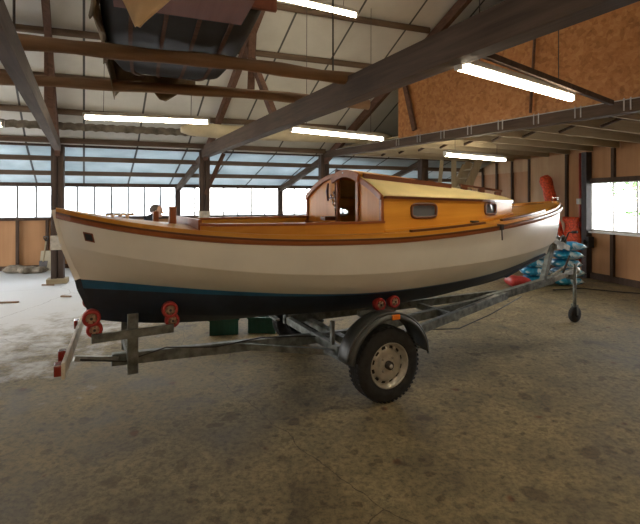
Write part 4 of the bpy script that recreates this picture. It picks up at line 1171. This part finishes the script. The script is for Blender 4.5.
# ================================================================== THINGS UNDER AND BEHIND THE BOAT
def crate(loc, rz, label):
    t = thing('green_crate', label, 'crate', loc, rz, 'dark green crates under the boat')
    bm = NB(); w, d, h = .34, .26, .20; th = .012
    box(bm, (0, 0, th/2), (w, d, th))
    for s in (-1, 1): box(bm, (0, s*(d/2-th/2), h/2), (w, th, h)); box(bm, (s*(w/2-th/2), 0, h/2), (th, d, h))
    for k in range(5): box(bm, (-w/2+.05+k*.06, -d/2-.004, h*.45), (.012, .008, h*.7))
    obj('crate_body', bm, 'green', t, bevel=.004)
    bm = NB(); box(bm, (0, d/2+.006, h-.012), (w+.02, .015, .024)); box(bm, (0, -d/2-.006, h-.012), (w+.02, .015, .024)); box(bm, (w/2+.006, 0, h-.012), (.015, d, .024)); box(bm, (-w/2-.006, 0, h-.012), (.015, d, .024))
    obj('crate_rim', bm, 'green', t)
crate((-1.18, 5.55, 0), R(10), 'dark green plastic crate on the floor under the boat, left one')
crate((-.70, 5.62, 0), R(-6), 'dark green plastic crate on the floor under the boat, next to the far wheel')
# items at the left wall
def gp(px, py): Y = F_PX*1.63/(py-200); return Vector(((px-320)/F_PX*Y, Y, 0))
c = gp(25, 273)
for k, (dx, dy, s) in enumerate([(-.22, 0, 1), (.10, -.05, .9), (.30, .03, .8)]):
    bm = pillow(.42*s, .34*s, .17*s, k*2.1+5); o = obj('sacking_heap', bm, 'sackg', origin=None); o.location = c+Vector((dx, dy, 0)); o.rotation_euler = (0, 0, R(20+k*33))
    tag(o, ['grey brown sack on the floor by the left wall, left of the heap', 'grey brown sack on the floor by the left wall, middle of the heap', 'grey brown sack on the floor by the left wall, nearest the pale board'][k], 'sack', 'old sacks by the left wall')
q = (gp(48, 272)-W0).dot(E)
bm = NB(); slab(bm, [B(q-.22, .30, 0), B(q+.24, .30, 0), B(q+.24, .12, .44), B(q-.22, .12, .44)], .02, M_); tag(obj('pale_board', bm, 'palebd'), 'small pale board leaning at the left wall behind the shovel', 'board')
sh = thing('shovel', 'black handled shovel leaning on the pale board at the left wall', 'shovel', B(q-.12, .42))
off = B(q-.12, .42)
bm = NB(); a = Vector((0, 0, .22)); b = B(q-.12, .10, .66)-off; tube(bm, [a, b], .016, 8); obj('shaft', bm, 'pale', sh)
bm = NB(); h = b; tube(bm, [h, h+Vector((-.055, 0, .07)), h+Vector((-.055, 0, .11)), h+Vector((.055, 0, .11)), h+Vector((.055, 0, .07)), h], .014, 8); obj('handle_grip', bm, 'black', sh)
bm = NB(); slab(bm, [a+Vector((-.10, .01, .02)), a+Vector((.10, .01, .02)), Vector((.085, -.03, 0)), Vector((0, -.04, -.0)), Vector((-.085, -.03, 0))], .006, -M_); obj('blade', bm, 'steelpost', sh)
for (px, py, L, rz, lab) in [(9, 303, .28, 10, 'short wood offcut on the floor at the left picture edge'), (66, 297, .18, -8, 'small wood offcut on the floor near the post foot'), (48, 285.5, .22, 3, 'thin wood offcut left of the post foot')]:
    c = gp(px, py); bm = NB(); box(bm, (c.x, c.y, .012), (L, .035, .024), Matrix.Rotation(R(rz), 3, 'Z')); tag(obj('wood_offcut', bm, 'log'), lab, 'offcut', 'offcuts on the floor')

# person behind the boat, stooping, only head and shoulder in sight
pr = thing('person', 'person in a dark jacket bending down behind the boat near the window wall', 'person', (-3.12, 8.0, -.0), R(12))
def skin_obj(name, verts, edges, radii, mt, parent, sub=2):
    me = bpy.data.meshes.new(name); me.from_pydata(verts, edges, []); o = bpy.data.objects.new(name, me); COL.objects.link(o); o.parent = parent
    me.materials.append(MT[mt]); sk = o.modifiers.new('skin', 'SKIN')
    for i, r in enumerate(radii): me.skin_vertices[0].data[i].radius = (r, r)
    me.skin_vertices[0].data[0].use_root = True
    sk.use_smooth_shade = True
    s = o.modifiers.new('sub', 'SUBSURF'); s.levels = sub; s.render_levels = sub
    return o
V = [(0,0,.90),(.02,0,1.08),(.08,0,1.24),(.14,0,1.31),(.17,0,1.36),
     (.12,.19,1.27),(.20,.22,1.02),(.38,.17,.86),(.12,-.19,1.27),(.20,-.22,1.02),(.38,-.17,.86),
     (0,.10,.86),(.03,.11,.48),(-.02,.12,.09),(.10,.12,.05),(0,-.10,.86),(.03,-.11,.48),(-.02,-.12,.09),(.10,-.12,.05)]
Ed = [(0,1),(1,2),(2,3),(3,4),(3,5),(5,6),(6,7),(3,8),(8,9),(9,10),(0,11),(11,12),(12,13),(13,14),(0,15),(15,16),(16,17),(17,18)]
rad = [.135,.125,.14,.09,.058,.065,.048,.036,.065,.048,.036,.09,.06,.042,.035,.09,.06,.042,.035]
body = skin_obj('body', V, Ed, rad, 'jacket', pr)
bm = NB(); rot = Matrix.Rotation(R(25), 3, 'Y')
sphere(bm, (.205, 0, 1.435), (.098, .076, .112), 20, rot=rot)
sphere(bm, (.305, 0, 1.405), (.020, .013, .020), 8); sphere(bm, (.20, .078, 1.425), (.018, .010, .028), 8); sphere(bm, (.20, -.078, 1.425), (.018, .010, .028), 8)
sphere(bm, (.265, 0, 1.345), (.04, .035, .028), 10); hd = obj('head', bm, 'skin', pr)
bm = NB(); sphere(bm, (.286, .030, 1.432), (.010, .010, .007), 8); sphere(bm, (.286, -.030, 1.432), (.010, .010, .007), 8); box(bm, (.302, 0, 1.362), (.006, .035, .006)); obj('eyes_and_mouth', bm, 'black', hd)
bm = NB(); sphere(bm, (.180, 0, 1.448), (.102, .083, .108), 20, rot=rot)
for v in [v for v in bm.verts if v.co.x > .245 or v.co.z < 1.40]: bm.verts.remove(v)
obj('hair', bm, 'hair', hd)
for sd in (-1, 1):
    bm = NB(); c = Vector((.42, sd*.165, .83)); sphere(bm, c, (.042, .020, .045), 10)
    for k in range(4):
        y = c.y+(-.024+.016*k); tube(bm, [(c.x+.02, y, c.z-.02), (c.x+.05, y, c.z-.055), (c.x+.05, y, c.z-.085+.006*abs(k-1.5)), (c.x+.035, y, c.z-.105+.008*abs(k-1.5))], [.009, .009, .008, .006], 7)
    tube(bm, [(c.x, c.y-sd*.02, c.z+.01), (c.x+.02, c.y-sd*.05, c.z-.025), (c.x+.04, c.y-sd*.05, c.z-.05)], [.010, .010, .007], 7)
    obj('hand', bm, 'skin', pr)

# ================================================================== OUTSIDE THE WINDOWS
def tree(loc, h, r, label, seed):
    rnd = random.Random(seed); t = thing('garden_tree', label, 'tree', loc, 0, 'trees outside the windows')
    bm = NB(); tube(bm, [(0, 0, 0), (.05, 0, h*.4), (0, .05, h*.75)], [.10, .08, .04], 8); obj('trunk', bm, 'bark', t)
    bm = NB()
    for k in range(1400):
        while True:
            v = Vector((rnd.uniform(-1, 1), rnd.uniform(-1, 1), rnd.uniform(-1, 1)))
            if .25 < v.length < 1 and noise.noise(v*2.3+Vector((seed, 0, 0))) > -.18: break
        c = Vector((v.x*r, v.y*r, h*.62+v.z*h*.42)); s = rnd.uniform(.08, .16)
        a = Vector((rnd.uniform(-1, 1), rnd.uniform(-1, 1), rnd.uniform(-.6, .6))).normalized()*s; b = a.orthogonal().normalized()*s*.5
        bm.faces.new([bm.verts.new(c-a), bm.verts.new(c+b), bm.verts.new(c+a), bm.verts.new(c-b)])
    obj('foliage', bm, 'leaf', t)
tree((13.6, 18.5, 0), 4.2, 1.7, 'green leafy tree outside the right window, on its left side', 3)
tree((16.5, 17.2, 0), 4.6, 1.9, 'green leafy tree outside the right window, toward the picture edge', 8)
def house(c, w, d, h, rz, label):
    t = thing('pale_house', label, 'building', c, rz, 'buildings outside the windows')
    bm = NB(); box(bm, (0, 0, h/2), (w, d, h)); obj('wall', bm, 'render', t)
    bm = NB(); bm2 = [(-w/2-.2, -d/2-.2, h), (w/2+.2, -d/2-.2, h), (w/2+.2, d/2+.2, h), (-w/2-.2, d/2+.2, h), (-w/2-.2, 0, h+1.6), (w/2+.2, 0, h+1.6)]
    vs = [bm.verts.new(v) for v in bm2]
    for f in ((0, 1, 5, 4), (2, 3, 4, 5), (0, 4, 3), (1, 2, 5), (0, 3, 2, 1)): bm.faces.new([vs[i] for i in f])
    obj('roof', bm, 'slate', t)
    for k in range(4):
        bm = NB(); box(bm, (-w/2+w*(k+.5)/4, -d/2-.02, 1.5), (.9, .05, .9)); obj('house_window', bm, 'slate', t)
house((-17, 34, 0), 14, 6, 2.6, R(12), 'pale low building seen through the long left windows')
